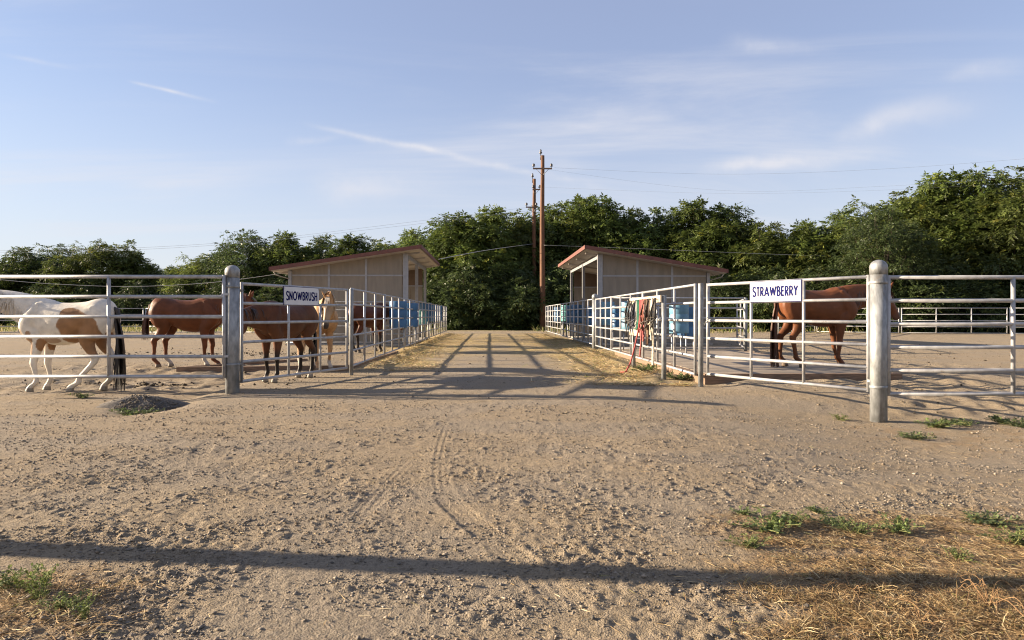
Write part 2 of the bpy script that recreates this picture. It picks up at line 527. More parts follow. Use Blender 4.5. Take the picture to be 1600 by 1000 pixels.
def build_ground():
    # columns: fine in the middle, coarser outwards ; rows: finer close by
    xs = list(np.arange(0, 2.7, 0.0138))
    st = 0.0138
    while xs[-1] < 9.5: st *= 1.008; xs.append(xs[-1] + st)
    while xs[-1] < 700: st *= 1.065; xs.append(xs[-1] + st)
    xs = np.array([-a for a in xs[:0:-1]] + xs)
    ys = [1.7]
    while ys[-1] < 16: ys.append(ys[-1] * 1.0051)
    while ys[-1] < 60: ys.append(ys[-1] * 1.018)
    while ys[-1] < 1200: ys.append(ys[-1] * 1.06)
    back = [1.3, 0.8, 0, -1, -3, -6, -12, -25, -60, -150]
    ys = np.array(back[::-1] + ys)
    X, Y = np.meshgrid(xs, ys)
    dx = np.gradient(xs)[None, :] * np.ones_like(X); dy = np.gradient(ys)[:, None] * np.ones_like(X)
    stp = np.maximum(dx, dy)
    Z = gbase(X, Y)
    u = X * math.cos(TH) + Y * math.sin(TH); v = -X * math.sin(TH) + Y * math.cos(TH)

    def oct_(lam, amp, seed, sx=1.0, sy=1.0):
        w = np.clip((lam / stp - 1.3) / 1.3, 0, 1)
        return amp * w * pnoise(X / lam * sx, Y / lam * sy, seed)
    rough = 0.38 + 0.95 * sstep(-0.28, 0.32, pnoise(X / 1.3 + 5, Y / 0.8, 21))     # patches of churned and of packed dirt
    micro = oct_(2.6, 0.010, 1) + oct_(0.9, 0.005, 2)
    micro += rough * (oct_(0.30, 0.0022, 3) + oct_(0.2, 0.0026, 7) + oct_(0.14, 0.0034, 4) + oct_(0.085, 0.0038, 8) + oct_(0.055, 0.0042, 5) + oct_(0.036, 0.0065, 6) + oct_(0.024, 0.0045, 9))

    # crumbs
    def crumbs(lam, amp, lo, seed, dn):
        nonlocal micro
        w = np.clip((lam / stp - 1.2) / 1.2, 0, 1)
        micro = micro + w * dn * amp * sstep(lo, lo + 0.25, pnoise(X / lam, Y / lam, seed))
    dens = 0.25 + 0.9 * sstep(-0.2, 0.4, pnoise(X / 0.7, Y / 0.5, 32))
    crumbs(0.036, 0.009, 0.22, 31, dens)
    crumbs(0.06, 0.010, 0.32, 34, dens)
    crumbs(0.11, 0.007, 0.42, 33, dens)
    crumbs(0.2, 0.004, 0.42, 35, rough)
    # hoof-churned pens
    pen = np.clip(sstep(-4.9, -5.6, X) * sstep(10.8, 11.4, Y) + sstep(4.9, 5.6, X) * sstep(9.3, 9.9, Y), 0, 1) * (1 - sstep(24, 30, Y))
    micro += pen * (oct_(0.32, 0.034, 41) + oct_(0.2, 0.022, 42))
    # long shallow ripples where vehicles turn across the entrance
    micro += oct_(1.1, 0.009, 51, 0.25, 1.0) * sstep(3.0, 4.0, Y) * (1 - sstep(8.5, 10, Y))
    # tyre tracks
    def track(pts, wid=0.085, depth=0.0048, ribs=3):
        nonlocal micro
        P = [px(*p) for p in pts]
        # resample with catmull-rom
        path = []
        for i in range(len(P) - 1):
            p0 = P[max(i - 1, 0)]; p1 = P[i]; p2 = P[i + 1]; p3 = P[min(i + 2, len(P) - 1)]
            for k in range(14):
                t = k / 14
                path.append([0.5 * ((2 * p1[j]) + (-p0[j] + p2[j]) * t + (2 * p0[j] - 5 * p1[j] + 4 * p2[j] - p3[j]) * t * t + (-p0[j] + 3 * p1[j] - 3 * p2[j] + p3[j]) * t ** 3) for j in (0, 1)])
        path.append(list(P[-1])); path = np.array(path)
        m0 = (X > path[:, 0].min() - .3) & (X < path[:, 0].max() + .3) & (Y > path[:, 1].min() - .3) & (Y < path[:, 1].max() + .3)
        idx = np.nonzero(m0)
        qx, qy = X[idx], Y[idx]
        best = np.full(qx.shape, 9.0); lat = np.zeros(qx.shape); along = np.zeros(qx.shape)
        s0 = 0.0
        for i in range(len(path) - 1):
            a, b = path[i], path[i + 1]
            d = b - a; ln = np.hypot(*d)
            if ln < 1e-6: continue
            d = d / ln
            t = np.clip((qx - a[0]) * d[0] + (qy - a[1]) * d[1], 0, ln)
            ex, ey = qx - a[0] - d[0] * t, qy - a[1] - d[1] * t
            r = np.hypot(ex, ey)
            up = r < best
            best[up] = r[up]; lat[up] = (ex * -d[1] + ey * d[0])[up]; along[up] = (s0 + t)[up]
            s0 += ln
        inside = 1 - sstep(wid * 0.85, wid * 1.15, best)
        edge = np.exp(-((best - wid * 1.2) / 0.02) ** 2)
        fade = sstep(0, 0.5, along) * (1 - sstep(s0 - 0.6, s0, along)) * sstep(-0.8, -0.1, pnoise(qx / 0.5, qy / 0.5, 77))
        rib = np.cos(lat / wid * math.pi * ribs)
        blk = np.cos(along / 0.045 * 2 * math.pi)
        cur = micro[idx]
        micro[idx] = cur * (1 - 0.8 * inside * fade) + fade * (inside * (-depth * 0.5 + depth * 0.55 * rib + 0.0012 * blk) + edge * depth * 0.5)
    track([(395, 845), (360, 800), (330, 760), (312, 735), (312, 710), (335, 685)], 0.075)
    track([(393, 845), (398, 800), (415, 765), (450, 725), (475, 705)], 0.06)
    track([(545, 830), (580, 785), (620, 740), (645, 715)], 0.075)
    track([(700, 662), (688, 700), (684, 740), (695, 775), (735, 815), (790, 860), (850, 910), (905, 965), (940, 1000)], 0.08)
    track([(560, 680), (548, 695), (548, 712)], 0.06)
    track([(400, 880), (410, 920), (415, 990)], 0.08)
    track([(510, 890), (490, 925), (465, 990)], 0.06)
    track([(0, 755), (60, 742), (160, 733)], 0.12)
    track([(1010, 722), (1150, 716), (1350, 720), (1600, 722)], 0.16, 0.008, 2)
    track([(1130, 770), (1300, 776), (1450, 787), (1600, 792)], 0.16, 0.008, 2)
    Z = Z + micro * (1 - 0.999 * sstep(80, 140, Y))
    GRID.update(xs=xs, ys=ys, Z=Z)
    # ground cover masks
    straw = np.zeros_like(X)
    nz = pnoise(X / 0.9, Y / 1.3, 61) + 0.5 * pnoise(X / 0.25, Y / 0.35, 62)
    sl = sstep(-0.5, -2.3, u) * sstep(14.6, 16.6, v) * (u > -3.15)
    sr = sstep(1.1, 2.6, u) * sstep(11.7, 13.4, v) * (u < 4.1)
    mid = 0.75 * sstep(19, 23, v) * (np.abs(u) < 4)
    straw = np.maximum(np.maximum(sl, sr), mid) * (1 - sstep(40, 46, v))
    straw = np.clip(straw * (0.85 + 0.9 * nz), 0, 1)
    # matted dry grass, bottom right and bottom left
    e = pnoise(X / 0.35, Y / 0.25, 63)
    gr = sstep(0.85, 1.35, X + 0.25 * e - 0.12 * (Y - 3)) * (1 - sstep(4.15, 4.6, Y + 0.3 * e))
    gl = sstep(-1.55, -1.95, X + 0.15 * e) * (1 - sstep(3.15, 3.4, Y + 0.2 * e)) * sstep(2.2, 2.5, Y)
    dryg = np.clip(np.maximum(gr, 0.9 * gl) * (0.75 + 0.6 * pnoise(X / 0.2, Y / 0.16, 64)), 0, 1)
    gp = sstep(3.9, 4.5, X) * sstep(6.8, 7.3, Y) * (1 - sstep(8.6, 9.2, Y)) * sstep(-0.1, 0.4, e)
    dryg = np.maximum(dryg, 0.5 * gp)
    grey = sstep(-0.15, 0.35, pnoise(X / 1.7 + 9, Y / 0.9, 65)) * 0.65
    lane = np.exp(-(u / 1.9) ** 2) * sstep(8.5, 12, Y) * (1 - sstep(24, 40, Y))
    grey = np.clip(grey + 0.8 * lane * (0.6 + 0.6 * pnoise(X / .6, Y / 1.2, 66)), 0, 1)
    verge = sstep(50, 58, Y + 3 * pnoise(X / 3, Y / 3, 67))
    verge = np.clip(verge + sstep(0.5, 0.9, pnoise(X / 1.5, Y / 2.5, 68)) * sstep(40, 47, Y), 0, 1)
    nrow, ncol = X.shape
    ii = np.arange(nrow * ncol).reshape(nrow, ncol)
    F = np.stack([ii[:-1, :-1], ii[:-1, 1:], ii[1:, 1:], ii[1:, :-1]], -1).reshape(-1, 4)
    V = np.stack([X, Y, Z], -1).reshape(-1, 3)
    mt, nt, b = new_mat('dirt_ground')
    me = np_mesh('ground', V, F, mt, smooth=True)
    a = me.color_attributes.new('cover', 'FLOAT_COLOR', 'POINT')
    c = np.stack([straw, dryg, grey, verge], -1).astype(np.float32)
    a.data.foreach_set('color', c.ravel())
    # material
    lk = nt.links.new
    b.inputs['Roughness'].default_value = 0.95
    b.inputs['Specular IOR Level'].default_value = 0.15
    tc = node(nt, 'ShaderNodeTexCoord'); P = tc.outputs['Object']
    at = node(nt, 'ShaderNodeAttribute', attribute_name='cover')
    sp = node(nt, 'ShaderNodeSeparateColor'); lk(at.outputs['Color'], sp.inputs[0])

    def noise(sc, det=6, rough=0.6):
        n = node(nt, 'ShaderNodeTexNoise'); n.inputs['Scale'].default_value = sc; n.inputs['Detail'].default_value = det
        n.inputs['Roughness'].default_value = rough
        lk(P, n.inputs['Vector']); return n.outputs[0]

    def ramp(v, a, ca, bb, cb):
        r = node(nt, 'ShaderNodeValToRGB')
        r.color_ramp.elements[0].position = a; r.color_ramp.elements[0].color = (*ca, 1)
        r.color_ramp.elements[1].position = bb; r.color_ramp.elements[1].color = (*cb, 1)
        lk(v, r.inputs[0]); return r.outputs[0]

    def mix(f, A, B):
        n = node(nt, 'ShaderNodeMix', data_type='RGBA')
        if isinstance(f, float): n.inputs[0].default_value = f
        else: lk(f, n.inputs[0])
        lk(A, n.inputs[6]); lk(B, n.inputs[7]); return n.outputs[2]

    def mth(op, A, B):
        n = node(nt, 'ShaderNodeMath', operation=op)
        for i, q in enumerate((A, B)):
            if isinstance(q, (int, float)): n.inputs[i].default_value = q
            else: lk(q, n.inputs[i])
        return n.outputs[0]
    dirt = ramp(noise(2.2, 9, 0.65), 0.3, (0.255, 0.200, 0.134), 0.72, (0.385, 0.310, 0.214))
    dirt2 = ramp(noise(17, 8, 0.7), 0.32, (0.185, 0.145, 0.098), 0.70, (0.390, 0.310, 0.214))
    dirt = mix(0.5, dirt, dirt2)
    gcol = ramp(noise(60, 5, 0.7), 0.34, (0.17, 0.146, 0.118), 0.68, (0.37, 0.318, 0.252))
    col = mix(mth('MULTIPLY', sp.outputs[2], 0.8), dirt, gcol)
    vor = node(nt, 'ShaderNodeTexVoronoi'); vor.inputs['Scale'].default_value = 75; lk(P, vor.inputs['Vector'])
    peb = ramp(vor.outputs['Color'], 0.2, (0.12, 0.10, 0.08), 0.9, (0.46, 0.39, 0.31))
    col = mix(mth('MULTIPLY', mth('GREATER_THAN', noise(9, 3), 0.53), 0.22), col, peb)
    dk = ramp(noise(52, 4, 0.7), 0.36, (0.5, 0.48, 0.46), 0.46, (1, 1, 1))
    mm = node(nt, 'ShaderNodeMix', data_type='RGBA', blend_type='MULTIPLY'); mm.inputs[0].default_value = 0.8
    lk(col, mm.inputs[6]); lk(dk, mm.inputs[7]); col = mm.outputs[2]
    scol = ramp(noise(26, 6, 0.75), 0.3, (0.25, 0.18, 0.075), 0.7, (0.56, 0.43, 0.20))
    col = mix(mth('MULTIPLY', sp.outputs[0], 0.78), col, scol)
    dcol = ramp(noise(48, 6, 0.75), 0.3, (0.13, 0.08, 0.04), 0.72, (0.42, 0.28, 0.14))
    col = mix(mth('MULTIPLY', sp.outputs[1], 0.92), col, dcol)
    vcol = ramp(noise(1.5, 6, 0.7), 0.35, (0.20, 0.19, 0.07), 0.65, (0.34, 0.28, 0.14))
    col = mix(at.outputs['Alpha'], col, vcol)
    lk(col, b.inputs['Base Color'])
    # fine relief
    h = mth('ADD', mth('MULTIPLY', noise(95, 6, 0.7), 0.8), mth('MULTIPLY', noise(260, 3, 0.6), 0.35))
    h = mth('ADD', h, mth('MULTIPLY', noise(34, 4, 0.65), 1.7))
    h = mth('ADD', h, mth('MULTIPLY', noise(13, 3, 0.6), 2.0))
    v2 = node(nt, 'ShaderNodeTexVoronoi'); v2.inputs['Scale'].default_value = 110; lk(P, v2.inputs['Vector'])
    h = mth('ADD', h, mth('MULTIPLY', v2.outputs['Distance'], -0.55))
    bp = node(nt, 'ShaderNodeBump'); bp.inputs['Strength'].default_value = 1.0; bp.inputs['Distance'].default_value = 0.017
    lk(h, bp.inputs['Height']); lk(bp.outputs[0], b.inputs['Normal'])
    o = link('ground', me)
    tag(o, kind='structure')
    return o


build_ground()

IV = np.array([[1, 0, 0], [-1, 0, 0], [0, 1, 0], [0, -1, 0], [0, 0, 1], [0, 0, -1]], float)
IF = np.array([[0, 2, 4], [2, 1, 4], [1, 3, 4], [3, 0, 4], [2, 0, 5], [1, 2, 5], [3, 1, 5], [0, 3, 5]])


def scatter_stones(name, xy, rad, tint, mat='stone', flat=0.6, sink=0.25, jag=0.25, zadd=None):
    n = len(xy)
    V = np.repeat(IV[None], n, 0) * (1 + jag * RNG.standard_normal((n, len(IV), 1)).clip(-1.6, 1.6))
    sc = rad[:, None] * np.stack([RNG.uniform(0.7, 1.35, n), RNG.uniform(0.7, 1.35, n), flat * RNG.uniform(0.6, 1.3, n)], 1)
    V = V * sc[:, None, :]
    an = RNG.uniform(0, 6.283, n); c, s = np.cos(an)[:, None], np.sin(an)[:, None]
    V = np.stack([V[..., 0] * c - V[..., 1] * s, V[..., 0] * s + V[..., 1] * c, V[..., 2]], -1)
    z = gtop(xy[:, 0], xy[:, 1]) + rad * flat * (1 - 2 * sink)
    if zadd is not None: z = gbase(xy[:, 0], xy[:, 1]) + rad * flat * (1 - 2 * sink) + zadd
    V[..., 0] += xy[:, 0:1]; V[..., 1] += xy[:, 1:2]; V[..., 2] += z[:, None]
    F = (IF[None] + (np.arange(n) * len(IV))[:, None, None]).reshape(-1, 3)
    T = np.repeat(tint[:, None, :], len(IV), 1).reshape(-1, 3)
    return np_mesh(name, V.reshape(-1, 3), F, mat, T)


def stone_tints(n, dark=0.0):
    base = np.array([[0.30, 0.25, 0.19], [0.23, 0.205, 0.175], [0.38, 0.31, 0.235], [0.15, 0.135, 0.12], [0.45, 0.38, 0.30]])
    t = base[RNG.choice(5, n, p=[.32, .26, .22, .12, .08])] * RNG.uniform(0.75, 1.2, (n, 1))
    return t * 0.66 * (1 - dark)


def build_gravel():
    n = 90000
    Y = 2.2 * np.exp(RNG.uniform(0, 1, n) * math.log(9.6 / 2.2))
    X = RNG.uniform(-1, 1, n) * (Y * 0.80 + 0.6)
    d = 0.5 + 0.9 * pnoise(X / 0.7, Y / 0.5, 32) + 0.5 * pnoise(X / 0.22, Y / 0.2, 91)
    dry = (X - 0.12 * (Y - 3) > 1.1) & (Y < 4.3)
    keep = (RNG.uniform(0, 1, n) < np.clip(d, 0.04, 1) * np.where(dry, 0.15, 1)) & ~((X < -4.4) & (Y > 8.9))
    X, Y = X[keep][:34000], Y[keep][:34000]
    n = len(X)
    rad = np.clip(0.0044 * np.exp(0.42 * RNG.standard_normal(n)), 0.0024, 0.014) * (1 + 0.06 * Y)
    o = link('gravel', scatter_stones('gravel', np.stack([X, Y], 1), rad, stone_tints(n)))
    tag(o, 'loose pebbles strewn over the tan dirt entrance', 'gravel', kind='stuff')


build_gravel()


def build_clods():
    n = 70000
    Y = 3.5 * np.exp(RNG.uniform(0, 1, n) * math.log(24 / 3.5))
    X = RNG.uniform(-1, 1, n) * (Y * 0.80 + 0.6)
    d = 0.42 + 0.9 * pnoise(X / 0.9, Y / 0.7, 93) + 0.4 * pnoise(X / 0.25, Y / 0.25, 94)
    dry = (X - 0.12 * (Y - 3) > 1.1) & (Y < 4.3)
    deck = (X > 3.2) & (X < 7.6) & (Y > 12)
    keep = (RNG.uniform(0, 1, n) < np.clip(d, 0.02, 1)) & ~dry & ~deck
    X, Y = X[keep][:14000], Y[keep][:14000]; n = len(X)
    rad = np.clip(0.0060 * np.exp(0.45 * RNG.standard_normal(n)), 0.003, 0.02) * (0.7 + 0.035 * Y)
    base = np.array([[0.25, 0.19, 0.125], [0.19, 0.145, 0.10], [0.29, 0.225, 0.155]])
    t = base[RNG.choice(3, n)] * RNG.uniform(0.5, 0.85, (n, 1))
    o = link('clods', scatter_stones('clods', np.stack([X, Y], 1), rad, t, flat=0.7, sink=0.3, jag=0.3))
    tag(o, 'crumbly dirt clods strewn over the entrance and pens', 'clods', kind='stuff')


build_clods()


def build_gravel_pile():
    cx, cy = -5.42, 9.95
    # heap body
    n_r, n_a = 16, 48
    V = [(0, 0, 0.18)]; F = []
    for i in range(1, n_r + 1):
        t = i / n_r
        for k in range(n_a):
            a = 2 * math.pi * k / n_a
            rr = t * (1.0 + 0.13 * math.sin(2 * a + 0.6) + 0.08 * math.sin(5 * a))
            z = 0.18 * (math.cos(min(t * 1.02, 1) * math.pi) * 0.5 + 0.5) ** 0.85 - 0.03 * t + 0.02 * math.sin(9 * a + 7 * t) * t * (1 - t) * 3
            V.append((0.86 * rr * math.cos(a), 0.62 * rr * math.sin(a), z))
    for k in range(n_a): F.append((0, 1 + k, 1 + (k + 1) % n_a, 0))
    V = np.array(V)
    fq = []
    for i in range(n_r - 1):
        for k in range(n_a):
            k2 = (k + 1) % n_a
            fq.append((1 + i * n_a + k, 1 + (i + 1) * n_a + k, 1 + (i + 1) * n_a + k2, 1 + i * n_a + k2))
    me = bpy.data.meshes.new('gravel_pile')
    me.from_pydata([tuple(v) for v in V], [], [(0, 1 + k, 1 + (k + 1) % n_a) for k in range(n_a)] + fq)
    me.materials.append(simple_mat('dark_grit', (0.12, 0.104, 0.088), 0.95, 0, 0.45, 40, 0.9, 90))
    me.polygons.foreach_set('use_smooth', [True] * len(me.polygons))
    z0 = G(cx, cy) - 0.02
    o = link('gravel_pile', me, None, (cx, cy, z0))
    tag(o, 'low heap of dark grey gravel beside the left gate post', 'gravel pile')
    n = 3200
    t = np.sqrt(RNG.uniform(0, 1, n)) * np.where(RNG.uniform(0, 1, n) < 0.3, 1.7, 1.05); a = RNG.uniform(0, 6.283, n)
    X, Y = cx + 0.86 * t * np.cos(a), cy + 0.62 * t * np.sin(a)
    tt = np.minimum(t, 1)
    zz = 0.18 * (np.cos(tt * 1.0 * np.pi) * 0.5 + 0.5) ** 0.85 - 0.03 * tt
    rad = np.clip(0.011 * np.exp(0.35 * RNG.standard_normal(n)), 0.005, 0.03)
    me2 = scatter_stones('loose_stones', np.stack([X, Y], 1), rad, stone_tints(n, 0.35), zadd=z0 + np.maximum(zz, 0) - gbase(X, Y))
    s = link('loose_stones', me2, o); s.location = (-cx, -cy, -z0)
    s['kind'] = 'stuff'


build_gravel_pile()


def build_dung():
    pts = []
    for (x0, x1, y0, y1, n) in ((-9.5, -5.0, 11.6, 14.6, 50), (-13, -5, 18.5, 24, 160), (-4.9, -3.9, 12.0, 14.0, 30), (5.0, 9.0, 9.6, 11.8, 20), (6, 22, 13, 30, 60)):
        c = np.stack([RNG.uniform(x0, x1, n), RNG.uniform(y0, y1, n)], 1)
        pts.append(c + 0.05 * RNG.standard_normal((n, 2)))
    c2 = np.concatenate([np.stack([RNG.uniform(-8.2, -6.0, 90), 12.7 + 0.15 * RNG.standard_normal(90)], 1),
                         np.stack([RNG.uniform(-9.4, -5.8, 160), 20.6 + 0.5 * RNG.standard_normal(160)], 1)])
    xy = np.concatenate(pts + [c2]); n = len(xy)
    rad = np.clip(0.024 * np.exp(0.35 * RNG.standard_normal(n)), 0.012, 0.05)
    o = link('dung', scatter_stones('dung', xy, rad, np.ones((n, 3)), 'dung', 0.6, 0.2))
    tag(o, 'dark droppings and clods scattered over the pen dirt', 'dung', kind='stuff')


build_dung()


# ------------------------------------------------------------------ fences
def cyl_mesh(r, ln, seg=10, mat='galv', axis='x'):
    b = MB()
    if axis == 'x': b.tube([(0, 0, 0), (ln, 0, 0)], r, seg)
    else: b.tube([(0, 0, 0), (0, 0, ln)], r, seg)
    me = b.mesh('pipe', mat, True)
    # keep cut ends crisp
    for p in me.polygons:
        if len(p.vertices) > 4: p.use_smooth = False
    return me


def panel(name, p0, p1, z0, label, cat='fence', group=None, H=1.58, ups=(0.5,), r=0.024, rs=0.024, n=6, up_from=None, mat='galv', stile=True, seg=10):
    p0, p1 = Vector(p0[:2]), Vector(p1[:2])
    d = p1 - p0; ln = d.length
    root = empty(name, (p0.x, p0.y, z0), math.atan2(d.y, d.x))
    tag(root, label, cat, group)
    me = cyl_mesh(r, ln, seg, mat)
    for i in range(n):
        link('rail', me, root, (0, 0, H * i / (n - 1)))
    ms = cyl_mesh(rs, H + 0.05, seg, mat, 'z')
    if stile:
        for x in (0.0, ln):
            link('stile', ms, root, (x, 0, -0.025))
    mu = cyl_mesh(rs * 0.95, H, seg, mat, 'z')
    for i, f in enumerate(ups):
        lo = 0.0
        if up_from and up_from[i]: 
            lo = up_from[i]
            link('upright', cyl_mesh(rs * 0.95, lo, seg, mat, 'z'), root, (f * ln, -0.002, 0))
        else:
            link('upright', mu, root, (f * ln, -0.002, 0))
    return root, ln


def bracket(parent, x, z, mat='steel_dark', s=0.05):
    b = MB(); b.box((x, 0, z), (0.11, s, 0.035)); b.tube([(x, 0, z - 0.06), (x, 0, z + 0.06)], 0.011, 8)
    return b.build('hinge', mat, parent)


def big_post(u_x, u_y, ztop, label, r=0.105, bands=(), rz=0, base_sink=0.15):
    z0 = G(u_x, u_y)
    h = ztop - z0
    root = empty('gate_post', (u_x, u_y, z0)); tag(root, label, 'post', 'round steel gate posts')
    b = MB()
    prof = [(r, -base_sink), (r, h - 0.19)]
    b.lathe(prof, 28)
    b.build('post_tube', 'galv_post', root, True)
    c = MB()
    cp = [(r + 0.004, h - 0.20), (r + 0.006, h - 0.10)]
    for k in range(1, 8):
        a = k / 8 * math.pi / 2
        cp.append(((r + 0.006) * math.cos(a), h - 0.10 + 0.10 * math.sin(a)))
    cp.append((0.012, h))
    c.lathe(cp, 28)
    c.build('cap', 'galv_post', root, True)
    for zb in bands:
        t = MB(); t.lathe([(r + 0.002, zb - z0 - 0.02), (r + 0.008, zb - z0 - 0.018), (r + 0.008, zb - z0 + 0.018), (r + 0.002, zb - z0 + 0.02)], 28)
        t.build('band', 'galv_post', root, True)
    return root


Zl, Zr = 10.9, 9.3
lx = (363 - 800) * Zl / FPX
rx = (1373 - 800) * Zr / FPX
big_post(lx, Zl, 2.045, 'thick galvanized post with domed cap beside the SNOWBRUSH gate', 0.108, (1.70, 0.46))
big_post(rx, Zr, 2.0, 'thick galvanized post with domed cap beside the STRAWBERRY gate', 0.108, (1.69, 0.27))

# front panels parallel to the picture
pl = (350 - 800) * 10.8 / FPX
xm = (170 - 800) * 10.8 / FPX
r1, ln = panel('corral_panel', (pl - 3.66, 10.8), (pl, 10.8), 0.275, 'wide pipe fence panel in front of the white and tan horse', 'fence', 'front fence panels', ups=((xm - (pl - 3.66)) / 3.66,), r=0.029, rs=0.030)
for z in (1.30, 0.32): bracket(r1, ln + 0.02, z, 'galv')
pr = (1388 - 800) * 9.26 / FPX
xm = (1583 - 800) * 9.26 / FPX
r2, ln = panel('corral_panel', (pr, 9.26), (pr + 3.6, 9.26), 0.18, 'wide pipe fence panel to the right of the thick post by the STRAWBERRY gate', 'fence', 'front fence panels', ups=((xm - pr) / 3.6,), r=0.029, rs=0.030)
for z in (1.30, 0.32): bracket(r2, -0.02, z, 'galv')


GLY = {
    'S': (0.56, [[(.52, .84), (.44, .94), (.30, .97), (.13, .93), (.05, .80), (.07, .66), (.18, .57), (.36, .47), (.50, .37), (.53, .22), (.45, .08), (.28, .03), (.12, .07), (.03, .18)]]),
    'N': (0.68, [[(.08, 0), (.08, 1)], [(.08, .93), (.60, .07)], [(.60, 0), (.60, 1)]]),
    'O': (0.90, [[(.45 + .38 * math.cos(t), .5 + .45 * math.sin(t)) for t in [k / 24 * 2 * math.pi for k in range(25)]]]),
    'W': (1.06, [[(.05, 1), (.29, .06)], [(.29, .06), (.53, .90)], [(.53, .90), (.77, .06)], [(.77, .06), (1.01, 1)]]),
    'B': (0.58, [[(.08, 0), (.08, 1)], [(.08, .94), (.28, .94), (.42, .89), (.46, .76), (.42, .62), (.28, .55), (.08, .55)], [(.08, .06), (.32, .06), (.46, .12), (.52, .29), (.46, .46), (.32, .53), (.08, .53)]]),
    'R': (0.58, [[(.08, 0), (.08, 1)], [(.08, .94), (.28, .94), (.43, .88), (.49, .73), (.43, .57), (.28, .50), (.08, .50)], [(.26, .48), (.53, 0)]]),
    'U': (0.66, [[(.08, 1), (.08, .34), (.13, .17), (.23, .08), (.33, .05), (.43, .08), (.53, .17), (.58, .34), (.58, 1)]]),
    'H': (0.66, [[(.08, 0), (.08, 1)], [(.08, .53), (.58, .53)], [(.58, 0), (.58, 1)]]),
    'T': (0.52, [[(.0, .93), (.52, .93)], [(.26, .93), (.26, 0)]]),
    'A': (0.80, [[(.04, 0), (.40, .97)], [(.40, .97), (.76, 0)], [(.17, .28), (.63, .28)]]),
    'E': (0.48, [[(.08, 0), (.08, 1)], [(.08, .93), (.46, .93)], [(.08, .53), (.44, .53)], [(.08, .07), (.46, .07)]]),
    'Y': (0.64, [[(.04, 1), (.32, .50)], [(.60, 1), (.32, .50)], [(.32, .53), (.32, 0)]]),
}


def lettering(parent, text, w, h, loc, z):
    """bold plain capitals as flat ribbons"""
    sw = 0.19; gap = 0.14
    tot = sum(GLY[c][0] for c in text) + gap * (len(text) - 1)
    kx = w / tot
    b = MB(); x0 = -tot / 2; layer = 0
    for ch in text:
        wd, strokes = GLY[ch]
        for st in strokes:
            layer += 1
            y = -0.0004 * (layer % 3)
            P = [Vector(((x0 + p[0]) * kx, (p[1] - .5) * h)) for p in st]
            n = len(P); base = len(b.v); hw = sw * h / 2
            for i, p in enumerate(P):
                if n > 2 and (P[0] - P[-1]).length < 1e-6 and i in (0, n - 1): t = (P[1] - P[-2])
                else: t = P[min(i + 1, n - 1)] - P[max(i - 1, 0)]
                t.normalize(); q = Vector((-t.y, t.x)) * hw
                b.v.append((p.x - q.x, y, p.y - q.y)); b.v.append((p.x + q.x, y, p.y + q.y))
            for i in range(n - 1):
                b.f.append((base + 2 * i, base + 2 * i + 2, base + 2 * i + 3, base + 2 * i + 1))
        x0 += wd + gap
    o = b.build('lettering', 'sign_blue', parent); o.location = (loc[0], loc[1], z)
    return o


def sign(gate, x0, x1, zc, h, text, side):
    """side -1: faces local -y"""
    w = x1 - x0; cx = (x0 + x1) / 2
    b = MB(); b.box((cx, side * 0.034, zc), (w, 0.006, h))
    s = b.build('sign', 'sign_blue', gate)
    s['label'] = 'white sign reading ' + text
    f = MB(); f.box((cx, side * 0.0375, zc), (w - 0.018, 0.003, h - 0.018)); f.build('sign_face', 'sign_white', s)
    t = lettering(s, text, w * 0.87, h * 0.46, (cx, side * 0.0402), zc)
    if side > 0: t.rotation_euler = (0, 0, math.pi)
    for sx in (x0 + 0.015, x1 - 0.015):
        for sz in (zc - h / 2 + 0.035, zc + h / 2 - 0.035):
            bo = MB(); bo.lathe([(0.009, 0), (0.009, 0.004), (0.004, 0.006)], 8); q = bo.build('bolt', 'steel_dark', s); q.location = (sx - 0.012 * (1 if sx > cx else -1), side * 0.039, sz); q.rotation_euler = (R(90) if side < 0 else R(-90), 0, 0)
    return s


def chain(parent, pts, r=0.009):
    b = MB()
    for i in range(len(pts) - 1):
        a, c = Vector(pts[i]), Vector(pts[i + 1])
        n = max(2, int((c - a).length / 0.028))
        for k in range(n):
            p = a.lerp(c, (k + 0.5) / n)
            d = (c - a).normalized()
            nn = d.orthogonal().normalized()
            if k % 2: nn = d.cross(nn)
            b.torus(p, 0.016, 0.0045, nn, 8, 5)
    return b.build('chain', 'steel_dark', parent, True)


# left gate: hinge by the left post, latch by the lane
gl0 = Vector(((377.5 - 800) * 11.05 / FPX, 11.05)); gl1 = Vector(((542 - 800) * 13.85 / FPX, 13.85))
gL, ln = panel('pipe_gate', gl0, gl1, 0.175, 'pipe gate carrying the SNOWBRUSH sign, in front of the bay horse', 'gate', 'pipe gates', H=1.58, ups=(0.39, 0.70), up_from=(None, 1.264), r=0.025, rs=0.025)
for z in (1.47, 0.28): bracket(gL, -0.05, z)
def gx(gate0, gate1, xpix):
    # distance along a gate at which it crosses a pixel column
    k = (xpix - 800) / FPX
    d = gate1 - gate0
    t = (k * gate0.y - gate0.x) / (d.x - k * d.y)
    return t * d.length
sign(gL, gx(gl0, gl1, 440.5), gx(gl0, gl1, 496), 1.415, 0.335, 'SNOWBRUSH', -1)
chain(gL, [(ln - 0.03, 0.03, 0.93), (ln + 0.06, 0.05, 0.88), (ln + 0.15, 0.05, 0.92), (ln + 0.13, -0.02, 0.80)])
